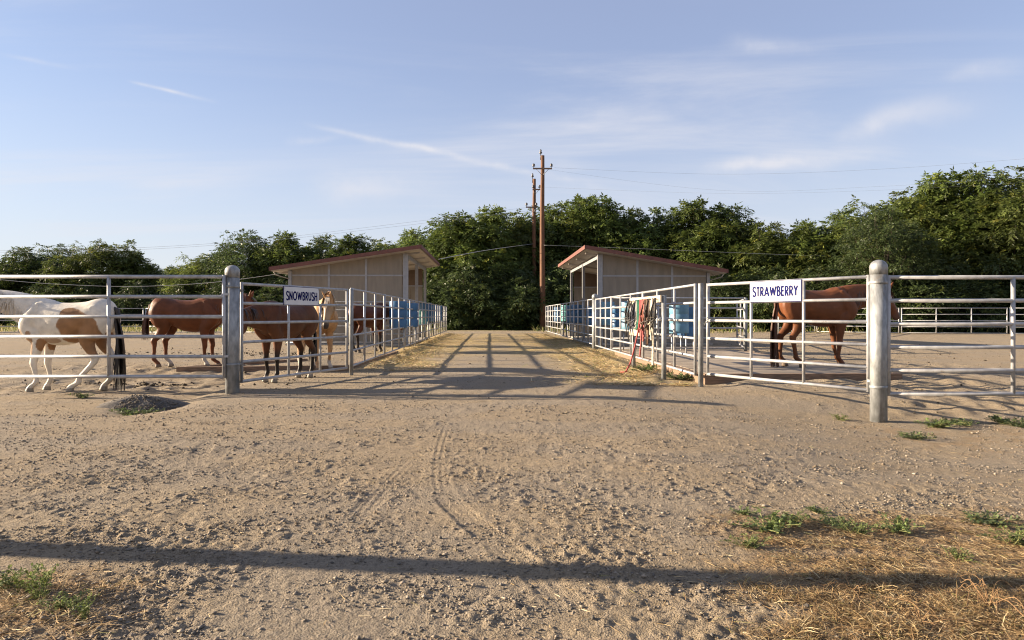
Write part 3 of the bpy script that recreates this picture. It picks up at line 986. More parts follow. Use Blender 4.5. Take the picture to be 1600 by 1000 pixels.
# right gate
gr0 = Vector(((1106 - 800) * 11.95 / FPX, 11.95)); gr1 = Vector(((1357 - 800) * 9.4 / FPX, 9.4))
gR, ln = panel('pipe_gate', gr0, gr1, 0.215, 'pipe gate carrying the STRAWBERRY sign, in front of the chestnut horse', 'gate', 'pipe gates', H=1.56, ups=(gx(gr0, gr1, 1174) / (gr1 - gr0).length, gx(gr0, gr1, 1256) / (gr1 - gr0).length), r=0.025, rs=0.025)
for z in (1.47, 0.13): bracket(gR, ln + 0.05, z)
sign(gR, gx(gr0, gr1, 1174), gx(gr0, gr1, 1255), 1.405, 0.335, 'STRAWBERRY', -1)
chain(gR, [(0.03, -0.03, 1.02), (0.0, -0.03, 0.90), (-0.08, -0.02, 0.86), (-0.14, 0.0, 0.90)])

# posts the gates latch to
def slim_post(x, y, top, label, r=0.036, name='fence_post', grp='slim fence posts'):
    z0 = G(x, y)
    b = MB(); b.lathe([(r, -0.1), (r, top - z0 - 0.012), (r * 0.8, top - z0)], 14)
    o = b.build(name, 'galv_post', None, True); o.location = (x, y, z0)
    for p in o.data.polygons:
        if len(p.vertices) > 4: p.use_smooth = False
    tag(o, label, 'post', grp)
    return o
ul, ur = -2.83, 3.64
pLx, pLy = (549 - 800) * 13.95 / FPX, 13.95
slim_post(pLx, pLy, 1.78, 'slim steel post that the SNOWBRUSH gate is chained to', 0.042)
pRx, pRy = (1095 - 800) * 11.85 / FPX, 11.85
slim_post(pRx, pRy, 1.80, 'slim steel post that the STRAWBERRY gate is chained to', 0.045)

ORD = ['first', 'second', 'third', 'fourth', 'fifth', 'sixth', 'seventh', 'eighth', 'ninth']
# left lane fence: seven panels
v0 = 14.05; lenp = 4.42
for i in range(7):
    a, b_ = L(ul, v0 + i * lenp + 0.03), L(ul, v0 + (i + 1) * lenp - 0.03)
    panel('corral_panel', a, b_, 0.20, '%s pipe panel of the left lane fence, counted from the SNOWBRUSH gate' % ORD[i], 'fence', 'lane fence panels on the left', ups=(1 / 3, 2 / 3), r=0.022, rs=0.027, seg=8)
# right lane fence: two panels to the thick post, then four and a bit
vs = [11.95, 16.1, 20.3, 23.3]
for i in range(3):
    panel('corral_panel', L(ur, vs[i] + 0.03), L(ur, vs[i + 1] - 0.03), 0.20, '%s pipe panel of the right lane fence, counted from the STRAWBERRY gate' % ORD[i], 'fence', 'lane fence panels on the right', ups=(1 / 3, 2 / 3), r=0.025, rs=0.027, seg=8)
pp = L(ur, 23.5)
big_post(pp.x, pp.y, 1.98, 'thick domed steel post standing in the right lane fence by the shed corner', 0.10)
vs2 = [23.7, 28.0, 32.2, 36.4, 40.6, 44.0]
for i in range(5):
    panel('corral_panel', L(ur, vs2[i] + 0.03), L(ur, vs2[i + 1] - 0.03), 0.22, '%s pipe panel of the right lane fence beyond its thick domed post' % ORD[i], 'fence', 'lane fence panels on the right', ups=(1 / 3, 2 / 3), r=0.022, rs=0.027, seg=8)
# pen dividers on the right
panel('corral_panel', L(3.75, 20.9), L(7.9, 20.9), 0.22, 'shaded pen divider panel seen through the STRAWBERRY gate beside the blue barrel', 'fence', 'pen dividers', ups=(0.35, 0.72), H=1.55, r=0.024, rs=0.028, seg=8)
panel('corral_panel', L(7.95, 21.0), L(9.6, 26.2), 0.2, 'pen divider panel running away behind the tail of the chestnut horse at the STRAWBERRY gate', 'fence', 'pen dividers', ups=(0.5,), H=1.55, r=0.024, rs=0.028, seg=8)
pp = L(7.92, 20.9); slim_post(pp.x, pp.y, 1.78, 'square-set steel post at the corner of the shaded pen divider', 0.06)
panel('corral_panel', L(-2.95, 26.4), L(-7.8, 26.4), 0.2, 'pen divider panel in front of the left shed wall', 'fence', 'pen dividers', ups=(0.33, 0.66), H=1.55, r=0.02, rs=0.024, seg=8)
# far fences
def far_fence(pts, grp, lab, H=1.55):
    for i in range(len(pts) - 1):
        a, b_ = Vector(pts[i]), Vector(pts[i + 1])
        d = (b_ - a).normalized()
        panel('corral_panel', a + d * 0.08, b_ - d * 0.08, 0.12, lab[i], 'fence', grp, ups=(1 / 3, 2 / 3), r=0.028, rs=0.036, n=5, H=H, seg=6)
y0 = 42.5
xs_ = [(1280 - 800) * 46 / FPX, (1414 - 800) * 42.5 / FPX, (1567 - 800) * 42.5 / FPX, 37.2, 43.5]
ys_ = [46.5, 43.0, 42.0, 41.4, 40.8]
far_fence(list(zip(xs_, ys_)), 'far fence on the right', [
    'far white pipe panel seen between the legs of the chestnut horse on the right',
    'far white pipe panel right of the chestnut horse muzzle',
    'far white pipe panel at the right picture edge',
    'far white pipe panel just past the right picture edge'])
far_fence([(15.2, 39), (xs_[0] - 0.1, 46.4)], 'far fence on the right', ['far white pipe panel behind the tail of the right chestnut horse'])
far_fence([(-42, 44), (-36, 44.2), (-30, 44.4), (-24, 44.6), (-18, 44.8), (-12.2, 45)], 'far fence on the left', [
    'far pipe panel just past the left picture edge',
    'far pipe panel over the neck of the white and tan horse',
    'far pipe panel over the back of the white and tan horse',
    'far pipe panel between the white and tan horse and the chestnut behind it',
    'far pipe panel behind the chestnut horse at the left'])


# ------------------------------------------------------------------ sheds
def shed(sgn, name, ulane, uback, u_hi, u_lo, z_hi, z_lo, vn, vf, v0r, v1r, label, nposts):
    """sgn -1: shed left of the lane"""
    root = empty(name, L((ulane + uback) / 2, (vn + vf) / 2, 0.0), TH)
    tag(root, label, 'shed', 'horse shelters')
    uc, vc = (ulane + uback) / 2, (vn + vf) / 2
    P = lambda u, v, z: Vector((u - uc, v - vc, z))
    sl = (z_hi - z_lo) / (u_hi - u_lo)
    zr = lambda u: z_lo + (u - u_lo) * sl                     # roof top line
    T = 0.15
    # floor slab
    b = MB(); b.box(P(uc, vc, 0.04), (abs(ulane - uback) + 0.3, vf - vn + 0.3, 0.16)); b.build('floor_slab', 'concrete', root)
    # roof sheet, soffit and fascia
    b = MB()
    q = [P(u_hi, v0r, zr(u_hi) - 0.03), P(u_lo, v0r, zr(u_lo) - 0.03), P(u_lo, v0r, zr(u_lo)), P(u_hi, v0r, zr(u_hi))]
    if sgn > 0: q = q[::-1]
    b.prism(q, None, (0, v1r - v0r, 0))
    rf = b.build('roof', 'roof_red', root)
    b = MB(); e = 0.03
    s_ = 1 if u_hi > u_lo else -1
    q = [P(u_hi - s_ * e, v0r + e, zr(u_hi) - T), P(u_lo + s_ * e, v0r + e, zr(u_lo) - T), P(u_lo + s_ * e, v0r + e, zr(u_lo) - 0.035), P(u_hi - s_ * e, v0r + e, zr(u_hi) - 0.035)]
    if sgn > 0: q = q[::-1]
    b.prism(q, None, (0, v1r - v0r - 2 * e, 0)); b.build('soffit', 'soffit', rf)
    for vv in (v0r - 0.012, v1r - 0.012):
        b = MB()
        q = [P(u_hi, vv, zr(u_hi) - 0.135), P(u_lo, vv, zr(u_lo) - 0.135), P(u_lo, vv, zr(u_lo) + 0.012), P(u_hi, vv, zr(u_hi) + 0.012)]
        if sgn > 0: q = q[::-1]
        b.prism(q, None, (0, 0.024, 0)); b.build('fascia', 'roof_red', rf)
    for uu in (u_hi, u_lo):
        b = MB(); b.box(P(uu + (0.014 if uu > uc else -0.014), (v0r + v1r) / 2, zr(uu) - 0.062), (0.024, v1r - v0r + 0.03, 0.15)); b.build('fascia', 'roof_red', rf)
    # rafters under the roof
    nr = 4
    for k in range(nr):
        vv = vn + 0.35 + (vf - vn - 0.7) * k / (nr - 1)
        b = MB()
        q = [P(u_hi - s_ * 0.15, vv, zr(u_hi - s_ * .15) - T - 0.07), P(u_lo + s_ * 0.15, vv, zr(u_lo + s_ * .15) - T - 0.07), P(u_lo + s_ * 0.15, vv, zr(u_lo + s_ * .15) - T - .002), P(u_hi - s_ * 0.15, vv, zr(u_hi - s_ * .15) - T - .002)]
        if sgn > 0: q = q[::-1]
        b.prism(q, None, (0, 0.06, 0)); b.build('rafter', 'soffit', root)
    # header beams along both long sides
    for uu in (ulane, uback):
        b = MB(); b.box(P(uu, vc, zr(uu) - T - 0.10), (0.09, vf - vn + 0.1, 0.16)); b.build('header', 'trim', root)
    # posts
    for uu in (ulane, uback):
        for k in range(nposts):
            vv = vn + (vf - vn) * k / (nposts - 1)
            w_ = 0.20 if (k == 0 and uu == ulane) else 0.13
            b = MB(); b.box(P(uu, vv, (zr(uu) - T - 0.02) / 2 + 0.05), (w_, 0.13, zr(uu) - T - 0.14)); b.build('post', 'trim', root)
    # gable walls: three bays, two rows of panels with steel trim between
    zb, zs = 0.14, 2.80
    for wi, vv in enumerate((vn, vf)):
        us = [ulane - sgn * -0.10 if False else ulane + sgn * 0.10, None, None, uback - sgn * 0.06]
        for k in (1, 2): us[k] = us[0] + (us[3] - us[0]) * k / 3
        off = 0.0
        for k in range(3):
            a, c = us[k], us[k + 1]
            g = 0.004 * sgn
            a2, c2 = a + g * 6, c - g * 6
            zt = (2.70 if wi else zs - 0.03)
            b = MB(); b.box(P((a2 + c2) / 2, vv, (zb + zt) / 2), (abs(c2 - a2), 0.05, zt - zb)); b.build('wall_panel', 'wall', root)
            z1 = zt + 0.06
            q = [P(a2, vv - 0.025, z1), P(c2, vv - 0.025, z1), P(c2, vv - 0.025, zr(c2) - T - 0.004), P(a2, vv - 0.025, zr(a2) - T - 0.004)]
            if sgn < 0: q = q[::-1]
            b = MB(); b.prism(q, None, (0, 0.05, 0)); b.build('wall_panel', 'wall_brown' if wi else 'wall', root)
            # horizontal trim
            b = MB(); b.box(P((a2 + c2) / 2, vv, zt + 0.03), (abs(c2 - a2) + 0.01, 0.075, 0.056)); b.build('trim', 'trim', root)
        for k in (1, 2):
            uu = us[k]
            b = MB(); b.box(P(uu, vv, (zb + zr(uu) - T) / 2), (0.085, 0.09, zr(uu) - T - zb - 0.02)); b.build('trim', 'trim', root)
        # sill
        b = MB(); b.box(P((us[0] + us[3]) / 2, vv, zb - 0.005), (abs(us[3] - us[0]), 0.07, 0.05)); b.build('sill', 'steel_dark', root)
    # rails across the middle bay inside
    for z in (0.5, 0.95, 1.4):
        b = MB(); b.tube([P(ulane + sgn * 0.1, vc, z), P(uback - sgn * 0.1, vc, z)], 0.025, 8); b.build('inner_rail', 'galv', root, True)
    # gutter down-pipe bracket at the low eave
    b = MB(); b.tube([P(u_lo + s_ * 0.12, v0r + 0.12, zr(u_lo) - 0.18), P(u_lo + s_ * 0.16, v0r + 0.25, zr(u_lo) - 0.28), P(uback, vn - 0.03, zr(u_lo) - 0.42)], 0.02, 8); b.build('drain_pipe', 'soffit', root, True)
    return root


shed(-1, 'horse_shed', -3.30, -7.80, -2.64, -8.38, 3.94, 3.07, 27.0, 35.0, 26.3, 35.8, 'tan panelled open-sided shed with red-edged sloping roof left of the lane', 3)
shed(1, 'horse_shed', 4.38, 8.72, 3.70, 9.27, 3.94, 3.02, 27.0, 36.4, 26.3, 36.6, 'tan panelled open-sided shed with red-edged sloping roof right of the lane', 3)


# ------------------------------------------------------------------ platforms
def right_deck():
    root = empty('mat_platform', L(5.6, 16.4, 0.0), TH)
    tag(root, 'low boarded platform with timber edge under the chestnut horse on the right', 'platform')
    u0, u1, va, vb, zt = 3.85, 7.45, 12.15, 20.6, 0.19
    n = 14
    dv = (vb - va - 0.1) / n
    for i in range(n):
        b = MB()
        b.box((0, va + 0.08 + (i + 0.5) * dv - 16.4, zt - 0.07 + random.uniform(-0.004, 0.004)), (u1 - u0 - 0.16, dv - 0.018, 0.14))
        o = b.build('board', 'mat_board', root); o.location = ((u0 + u1) / 2 - 5.6, 0, 0)
    for (c, d) in ((((u0 + u1) / 2, va, 0.07), (u1 - u0, 0.12, 0.24)), ((u0, (va + vb) / 2, 0.07), (0.12, vb - va - 0.14, 0.235)), ((u1, (va + vb) / 2, 0.07), (0.12, vb - va - 0.14, 0.235))):
        b = MB(); b.box((c[0] - 5.6, c[1] - 16.4, c[2]), d); b.build('edge_timber', 'timber', root)


right_deck()


def left_frame():
    x, y = px(277, 579, 0.05)
    c = Vector((x, y))
    root = empty('timber_frame', (c.x, c.y, G(c.x, c.y)))
    tag(root, 'low timber frame on the dirt below the chestnut horse at left', 'timber frame')
    def beam(p, q):
        p, q = Vector(p), Vector(q); d = q - p
        b = MB(); b.box((d.length / 2, 0, 0.03), (d.length, 0.13, 0.14))
        o = b.build('beam', 'timber', root); o.location = (p.x, p.y, 0); o.rotation_euler = (0, 0, math.atan2(d.y, d.x))
    beam((0, 0), (3.6, 0.45)); beam((0.08, 0.16), (1.9, 2.9)); beam((3.55, 0.62), (3.62, 6.5))


left_frame()


# ------------------------------------------------------------------ barrels
def drum_mesh(mat):
    r, h = 0.29, 0.88
    prof = [(0.02, 0.012), (r - 0.03, 0.012), (r - 0.03, 0.0), (r - 0.008, 0.0), (r, 0.02)]
    for zc in (0.30, 0.58):
        prof += [(r, zc - 0.035), (r - 0.012, zc - 0.015), (r - 0.012, zc + 0.015), (r, zc + 0.035)]
    prof += [(r, h - 0.02), (r - 0.008, h), (r - 0.03, h), (r - 0.03, h - 0.02), (0.02, h - 0.02)]
    b = MB(); b.lathe(prof, 26)
    me = b.mesh('drum', mat, True)
    return me


DM = {k: drum_mesh(k) for k in ('drum', 'drum_teal', 'drum_pale')}


def barrel(xpix, Y, zb, mat, label, grp='blue feed barrels', s=1.0):
    x = (xpix - 800) * Y / FPX
    root = empty('feed_barrel', (x, Y, zb)); tag(root, label, 'barrel', grp)
    o = link('barrel_body', DM[mat], root); o.scale = (s, s, s)
    z0 = G(x, Y)
    for sx in (-0.19, 0.19):
        b = MB(); b.tube([(sx, 0, z0 - zb), (sx, 0, -0.002)], 0.022, 8); b.build('leg', 'galv', root, True)
    return root


barrel(1061, 18.2, 0.76, 'drum_pale', 'pale blue barrel on legs beside the rope rack, nearest of the right barrels', s=0.88)
barrel(1074, 20.4, 0.60, 'drum', 'dark blue barrel just behind the nearest right barrel, set lower')
barrel(984, 21.0, 0.78, 'drum_pale', 'pale blue barrel partly hidden by the left end of the rope rack')
barrel(966, 24.0, 0.78, 'drum', 'dark blue barrel between two pale ones right of the thick fence post', s=0.9)
barrel(948, 25.6, 0.86, 'drum_pale', 'pale blue barrel just right of the thick domed post in the lane fence')
barrel(926, 27.5, 0.80, 'drum', 'blue barrel just left of the thick domed post in the lane fence', s=0.9)
barrel(902, 33.5, 0.86, 'drum', 'blue barrel in the open front of the right shed')
barrel(893, 34.6, 0.86, 'drum', 'blue barrel at the far post of the right shed', s=0.95)
barrel(885, 37.5, 0.9, 'drum_teal', 'pale teal barrel beyond the right shed')
barrel(873, 40.0, 0.86, 'drum', 'farthest blue barrel behind the right lane fence', s=0.95)
barrel(622, 22.6, 0.82, 'drum', 'blue barrel beside the brown horse at the left lane fence')
barrel(641, 25.4, 0.80, 'drum', 'second blue barrel behind the left lane fence, by the shed corner')
barrel(659, 31.5, 0.80, 'drum_teal', 'small teal barrel in the open front of the left shed', s=0.8)
barrel(665, 33.2, 0.95, 'drum', 'blue barrel at the far end of the left shed front')
barrel(674, 36.5, 0.9, 'drum', 'blue barrel just past the left shed behind the lane fence')
barrel(683, 39.6, 0.9, 'drum', 'farthest blue barrel behind the left lane fence')


# ------------------------------------------------------------------ rope rack
def rope_rack():
    u, va, vb = 3.28, 12.75, 15.45
    pa, pb = L(u, va), L(u, vb)
    d = pb - pa; ang = math.atan2(d.y, d.x); ln = d.length
    root = empty('tack_rack', (pa.x, pa.y, 0), ang)
    tag(root, 'two-post wooden rack hung with halters and ropes at the right lane fence', 'rack')
    for x, top, r in ((0, 1.62, 0.047), (ln, 1.50, 0.045)):
        b = MB(); b.tube([(x, 0, -0.1), (x, 0, top)], r, 14); o = b.build('post', 'galv_post', root, True)
    b = MB(); b.box((ln / 2, 0.065, 1.555), (ln + 0.1, 0.035, 0.13)); b.build('top_board', 'pine', root)
    b = MB(); b.box((ln / 2 + 0.9, 0.065, 0.86), (ln - 1.7, 0.035, 0.13)); b.build('lower_board', 'pine', root)
    for k in range(9):
        x = 0.2 + (ln - 0.35) * k / 8
        b = MB(); b.tube([(x, 0.083, 1.55), (x, 0.16, 1.55), (x, 0.175, 1.58)], 0.008, 6); b.build('peg', 'steel_dark', root, True)

    def W(x, y, z):
        p = Vector((x * math.cos(ang) - y * math.sin(ang), x * math.sin(ang) + y * math.cos(ang), z)) + Vector((pa.x, pa.y, 0))
        return p

    def rope(name, label, cat, x, col, drops, r=0.013, tail=None, wid=0.05):
        mat = simple_mat('rope_' + name + str(x), col, 0.8, 0, 0.35, 40, 0.4, 160)
        base = W(x, 0.13, 1.56)
        b = MB()
        for k, dr in enumerate(drops):
            a = W(x + random.uniform(-wid, wid), 0.125 + 0.012 * (k % 3), 1.575); c = W(x + random.uniform(-wid, wid), 0.125 + 0.012 * (k % 3), 1.565)
            lo = W(x + random.uniform(-wid, wid) * 1.6, 0.13 + random.uniform(0, 0.06), 1.56 - dr)
            pts = []
            for i in range(15):
                t = i / 14
                zt = 1.57 - dr * (1 - (2 * t - 1) ** 4)
                m_ = a.lerp(lo, min(1, 2 * t)) if t < .5 else lo.lerp(c, 2 * t - 1)
                bul = math.sin(t * math.pi * 2) * 0.05
                q = W(0, 0, 0)
                dirx = (W(1, 0, 0) - q)
                pts.append(Vector((m_.x, m_.y, zt)) + dirx * bul * -0.7)
            b.tube([tuple(p - base) for p in pts], r, 6)
        if tail:
            pts = [W(x + dx, 0.14 + dy, z) - base for dx, dy, z in tail]
            b.tube([tuple(p) for p in pts], r, 6)
        o = b.build(name, mat, None, True); o.location = base
        tag(o, label, cat, 'ropes and halters on the rack')
        return o

    def halter(name, label, x, col, dz=0.0, s=1.0):
        mat = simple_mat('strap_' + str(x), col, 0.7, 0, 0.35, 30)
        base = W(x, 0.13, 1.57)
        b = MB()
        ex = W(1, 0, 0) - W(0, 0, 0); ey = W(0, 1, 0) - W(0, 0, 0)
        def P(a, y, z): return tuple(ex * a * s + ey * y + Vector((0, 0, z * s - dz)))
        def strap(pts, w=0.018): b.tube(pts, w, 5)
        strap([P(-0.03, 0.0, 0.0), P(-0.10, 0.03, -0.22), P(-0.13, 0.04, -0.38)])
        strap([P(0.03, 0.0, 0.0), P(0.09, 0.05, -0.20), P(0.11, 0.05, -0.38)])
        # nose band loop and chin strap
        lp = [P(0.13 * math.cos(a), 0.04 + 0.05 * math.sin(a), -0.42 - 0.05 * math.sin(a)) for a in [k / 12 * 2 * math.pi for k in range(13)]]
        strap(lp)
        strap([P(-0.12, 0.05, -0.44), P(0.0, 0.09, -0.60), P(0.12, 0.05, -0.44)])
        strap([P(0.0, 0.09, -0.60), P(0.03, 0.06, -0.78), P(-0.02, 0.07, -0.95)], 0.012)
        strap([P(-0.05, 0.04, -0.05), P(0.05, 0.09, -0.30), P(-0.06, 0.06, -0.62)], 0.013)
        b.torus(P(0.12, 0.05, -0.41), 0.022, 0.005, (0, 1, 0.3), 10, 5)
        b.torus(P(-0.13, 0.05, -0.41), 0.022, 0.005, (0, 1, 0.3), 10, 5)
        o = b.build(name, mat, None, True); o.location = base
        tag(o, label, 'halter', 'ropes and halters on the rack')
    L_ = ln
    halter('horse_halter', 'black halter at the far end of the rope rack', L_ - 0.12, (0.02, 0.018, 0.018), 0, 0.85)
    halter('horse_halter', 'dark grey halter second from the far end of the rope rack', L_ - 0.38, (0.05, 0.045, 0.042), 0.03, 0.9)
    halter('horse_halter', 'black halter between the far grey halter and the green rope', L_ - 0.66, (0.022, 0.02, 0.025), 0.05, 0.92)
    halter('horse_halter', 'dark blue-black halter just left of the green rope', L_ - 0.86, (0.025, 0.028, 0.045), 0.0, 0.95)
    rope('lead_rope', 'coiled green rope on the rack', 'rope', L_ - 1.10, (0.012, 0.11, 0.065), (0.62, 0.55, 0.68, 0.5, 0.6), 0.019, None, 0.05)
    rope('lead_rope', 'red lead rope hanging from the rack down to the ground', 'rope', L_ - 1.38, (0.34, 0.055, 0.05), (0.6, 0.75, 0.5, 0.65), 0.017,
         [(0, 0, 1.5), (0.05, 0.03, 1.0), (0.12, 0.10, 0.6), (0.1, 0.20, 0.25), (0.05, 0.30, 0.075), (-0.05, 0.38, 0.065), (-0.1, 0.30, 0.065), (0.06, 0.42, 0.065)])
    rope('lead_rope', 'pink lead rope looped over the middle of the rack', 'rope', L_ - 1.60, (0.42, 0.11, 0.10), (0.6, 0.78, 0.7, 0.85, 0.5), 0.018,
         [(0.05, 0, 1.5), (0.0, 0.05, 1.1), (-0.10, 0.06, 0.95), (-0.02, 0.06, 0.6), (0.10, 0.05, 0.40)])
    rope('lead_rope', 'dark red rope bunched between the red and pink lead ropes', 'rope', L_ - 1.49, (0.24, 0.045, 0.045), (0.5, 0.62, 0.45, 0.7), 0.016, None, 0.06)
    rope('lead_rope', 'pale grey rope bunched beside the green rope', 'rope', L_ - 0.98, (0.34, 0.31, 0.27), (0.45, 0.6, 0.52), 0.014, None, 0.05)
    rope('lead_rope', 'rust-brown rope bunched beside the leather bridle', 'rope', 1.16, (0.22, 0.08, 0.04), (0.55, 0.7, 0.6, 0.8), 0.015, None, 0.06)
    rope('lead_rope', 'short cream rope left of the long cream loop', 'rope', 0.48, (0.46, 0.38, 0.28), (0.5, 0.7), 0.013, None, 0.04)
    halter('horse_halter', 'brown leather bridle right of the pink rope', 1.02, (0.07, 0.035, 0.02), 0.02, 1.0)
    rope('lead_rope', 'brown braided rope right of the pink rope', 'rope', 0.80, (0.13, 0.07, 0.04), (0.75, 0.9, 0.6, 0.7), 0.018, None, 0.05)
    halter('horse_halter', 'dark brown halter between the brown rope and the cream rope', 0.62, (0.035, 0.022, 0.016), 0.0, 0.98)
    rope('lead_rope', 'cream lead rope with a long loop near the right rack post', 'rope', 0.34, (0.58, 0.50, 0.38), (1.28, 0.8, 0.7), 0.016, None, 0.04)
    halter('horse_halter', 'black halter next to the right rack post', 0.14, (0.03, 0.026, 0.022), 0.0, 0.95)


rope_rack()


# ------------------------------------------------------------------ horses
def ring_loft(V, F, rings, seg=16):
    """rings: (center, a-vector, b-vector)"""
    b = len(V)
    for c, a, bb in rings:
        for k in range(seg):
            an = 2 * math.pi * k / seg
            V.append(tuple(Vector(c) + Vector(a) * math.cos(an) + Vector(bb) * math.sin(an)))
    n = len(rings)
    for i in range(n - 1):
        for k in range(seg):
            k2 = (k + 1) % seg
            F.append((b + i * seg + k, b + i * seg + k2, b + (i + 1) * seg + k2, b + (i + 1) * seg + k))
    F.append(tuple(b + k for k in reversed(range(seg))))
    F.append(tuple(b + (n - 1) * seg + k for k in range(seg)))


def smooth_path(pts, k=6):
    """catmull-rom through rows of numbers"""
    pts = [np.array(p, float) for p in pts]
    out = []
    for i in range(len(pts) - 1):
        p0, p1, p2, p3 = pts[max(i - 1, 0)], pts[i], pts[i + 1], pts[min(i + 2, len(pts) - 1)]
        for j in range(k):
            t = j / k
            out.append(0.5 * (2 * p1 + (p2 - p0) * t + (2 * p0 - 5 * p1 + 4 * p2 - p3) * t * t + (3 * p1 - p0 - 3 * p2 + p3) * t ** 3))
    out.append(pts[-1])
    return out


def sweep(V, F, rows, seg=14, k=5, lateral=Vector((0, 1, 0))):
    """rows: x y z rdepth rwidth ; depth lies in the sagittal plane"""
    P = smooth_path(rows, k)
    rings = []
    for i, p in enumerate(P):
        t = Vector((P[min(i + 1, len(P) - 1)] - P[max(i - 1, 0)])[:3])
        if t.length < 1e-9: continue
        t.normalize()
        lat = (lateral - t * lateral.dot(t))
        if lat.length < 1e-4: lat = t.orthogonal()
        lat.normalize()
        dep = t.cross(lat).normalized()
        rings.append((p[:3], lat * max(p[4], 0.004), dep * max(p[3], 0.004)))
    ring_loft(V, F, rings, seg)


def horse(label, loc, heading, H, neck, muzzle, fl, hl, paint, mane_mat, tail_mat, mane_side=1, head_lat=0.0, tail_len=0.62, tail_w=0.055, roll_mat=None, sheen=0.25, tail_swing=0.0, mane_n=150, mane_len=0.2):
    """neck: list of (x,y,z) from withers base to poll in body units ; muzzle (x,y,z)
       fl, hl: for each (right,left) leg offsets: list of dict dx of joints"""
    V, F = [], []
    torso = [(-.485, .815, .055, .05), (-.465, .80, .125, .10), (-.41, .80, .180, .152), (-.31, .795, .198, .178), (-.19, .775, .188, .178),
             (-.06, .733, .217, .196), (.08, .722, .228, .194), (.19, .738, .237, .172), (.27, .765, .230, .146), (.35, .765, .200, .140), (.42, .745, .145, .118), (.455, .73, .070, .065)]
    P = smooth_path([(x, 0, z, hh, hw) for x, z, hh, hw in torso], 4)
    ring_loft(V, F, [((p[0], 0, p[2]), (0, p[4], 0), (0, 0, p[3])) for p in P], 24)
    # withers ridge
    sweep(V, F, [(.08, 0, .885, .05, .06), (.20, 0, .92, .065, .06), (.29, 0, .93, .066, .055), (.40, 0, .91, .075, .05), (.50, 0, .90, .06, .04)], 10, 3)
    # haunch and shoulder muscle
    for s in (-1, 1):
        sweep(V, F, [(-.30, s * .085, .90, .10, .07), (-.33, s * .10, .78, .15, .085), (-.315, s * .105, .66, .125, .075), (-.27, s * .10, .58, .07, .055)], 12, 4)
        sweep(V, F, [(.27, s * .06, .93, .05, .05), (.33, s * .095, .80, .09, .065), (.38, s * .10, .70, .095, .068), (.32, s * .095, .60, .08, .06), (.27, s * .09, .54, .05, .045)], 12, 4)
    # neck
    n0 = [(.28, 0, .79, .20, .10)]
    nd = [(.178, .098), (.145, .074), (.112, .060), (.086, .055)]
    rows = n0 + [(p[0], p[1], p[2], nd[min(i, 3)][0], nd[min(i, 3)][1]) for i, p in enumerate(neck)]
    sweep(V, F, rows, 16, 5)
    poll = Vector(neck[-1]); muz = Vector(muzzle)
    ax = (muz - poll); hl_ = ax.length; ax.normalize()
    lat = Vector((-(ax.y), ax.x, 0)) if abs(ax.x) + abs(ax.y) > 0.25 else Vector((0, 1, 0))
    if lat.y < 0: lat = -lat
    lat = (lat - ax * lat.dot(ax)).normalized()
    dep = lat.cross(ax).normalized()           # points to the forehead side or the throat
    # make dep point to the throat/jaw (downwards-backwards)
    tv = Vector(neck[-2]) - poll
    if dep.dot(tv) < 0: dep = -dep
    hr = [(-.04, .052, .048, .018), (.02, .078, .058, .03), (.09, .094, .064, .04), (.16, .088, .058, .034), (.23, .066, .046, .014), (.30, .053, .040, .002), (.355, .052, .040, .004), (.395, .044, .036, .004), (.415, .022, .022, .004)]
    sc = hl_ / 0.40
    rings = []
    for row in smooth_path(hr, 4):
        c = poll + ax * row[0] * sc + dep * row[3]
        rings.append((c, lat * row[2], dep * row[1]))
    ring_loft(V, F, rings, 16)
    # eye sockets and ears
    for s in (-1, 1):
        c = poll + ax * 0.115 * sc - dep * 0.030 + lat * s * 0.048
        sweep(V, F, [tuple(c - ax * .03) + (.014, .012), tuple(c) + (.024, .018), tuple(c + ax * .03) + (.012, .012)], 8, 2)
        e0 = poll - dep * 0.045 + lat * s * 0.034 - ax * 0.0
        ed = (-ax * 0.6 - dep * 0.75 + lat * s * 0.28).normalized()
        sweep(V, F, [tuple(e0 - ed * .02) + (.020, .014), tuple(e0 + ed * .03) + (.024, .015), tuple(e0 + ed * .07) + (.018, .012), tuple(e0 + ed * .115) + (.004, .004)], 8, 3)
    hooves = []
    for s, o in zip((-1, 1), fl):
        y = s * .088
        k, f, h = o.get('knee', 0), o.get('fet', 0), o.get('hoof', 0)
        kz, fz, hz = o.get('kz', 0), o.get('fz', 0), o.get('hz', 0)
        sweep(V, F, [(.285, y, .66, .085, .055), (.275, y, .56, .078, .055), (.272 + k * .5, y, .45, .056, .046), (.275 + k, y, .345 + kz * .6, .038, .034), (.278 + k, y, .305 + kz, .037, .036), (.272 + k, y, .265 + kz, .030, .028),
                     (.270 + (k + f) / 2, y, .20 + (kz + fz) / 2, .025, .021), (.268 + f, y, .145 + fz, .026, .023), (.270 + f, y, .115 + fz, .031, .027), (.288 + f + (h - f) * .4, y, .085 + (fz + hz) / 2, .026, .024), (.302 + h, y, .055 + hz, .033, .031), (.312 + h, y, .004 + hz, .047, .041)], 12, 3)
        hooves.append((.305 + h, y, hz))
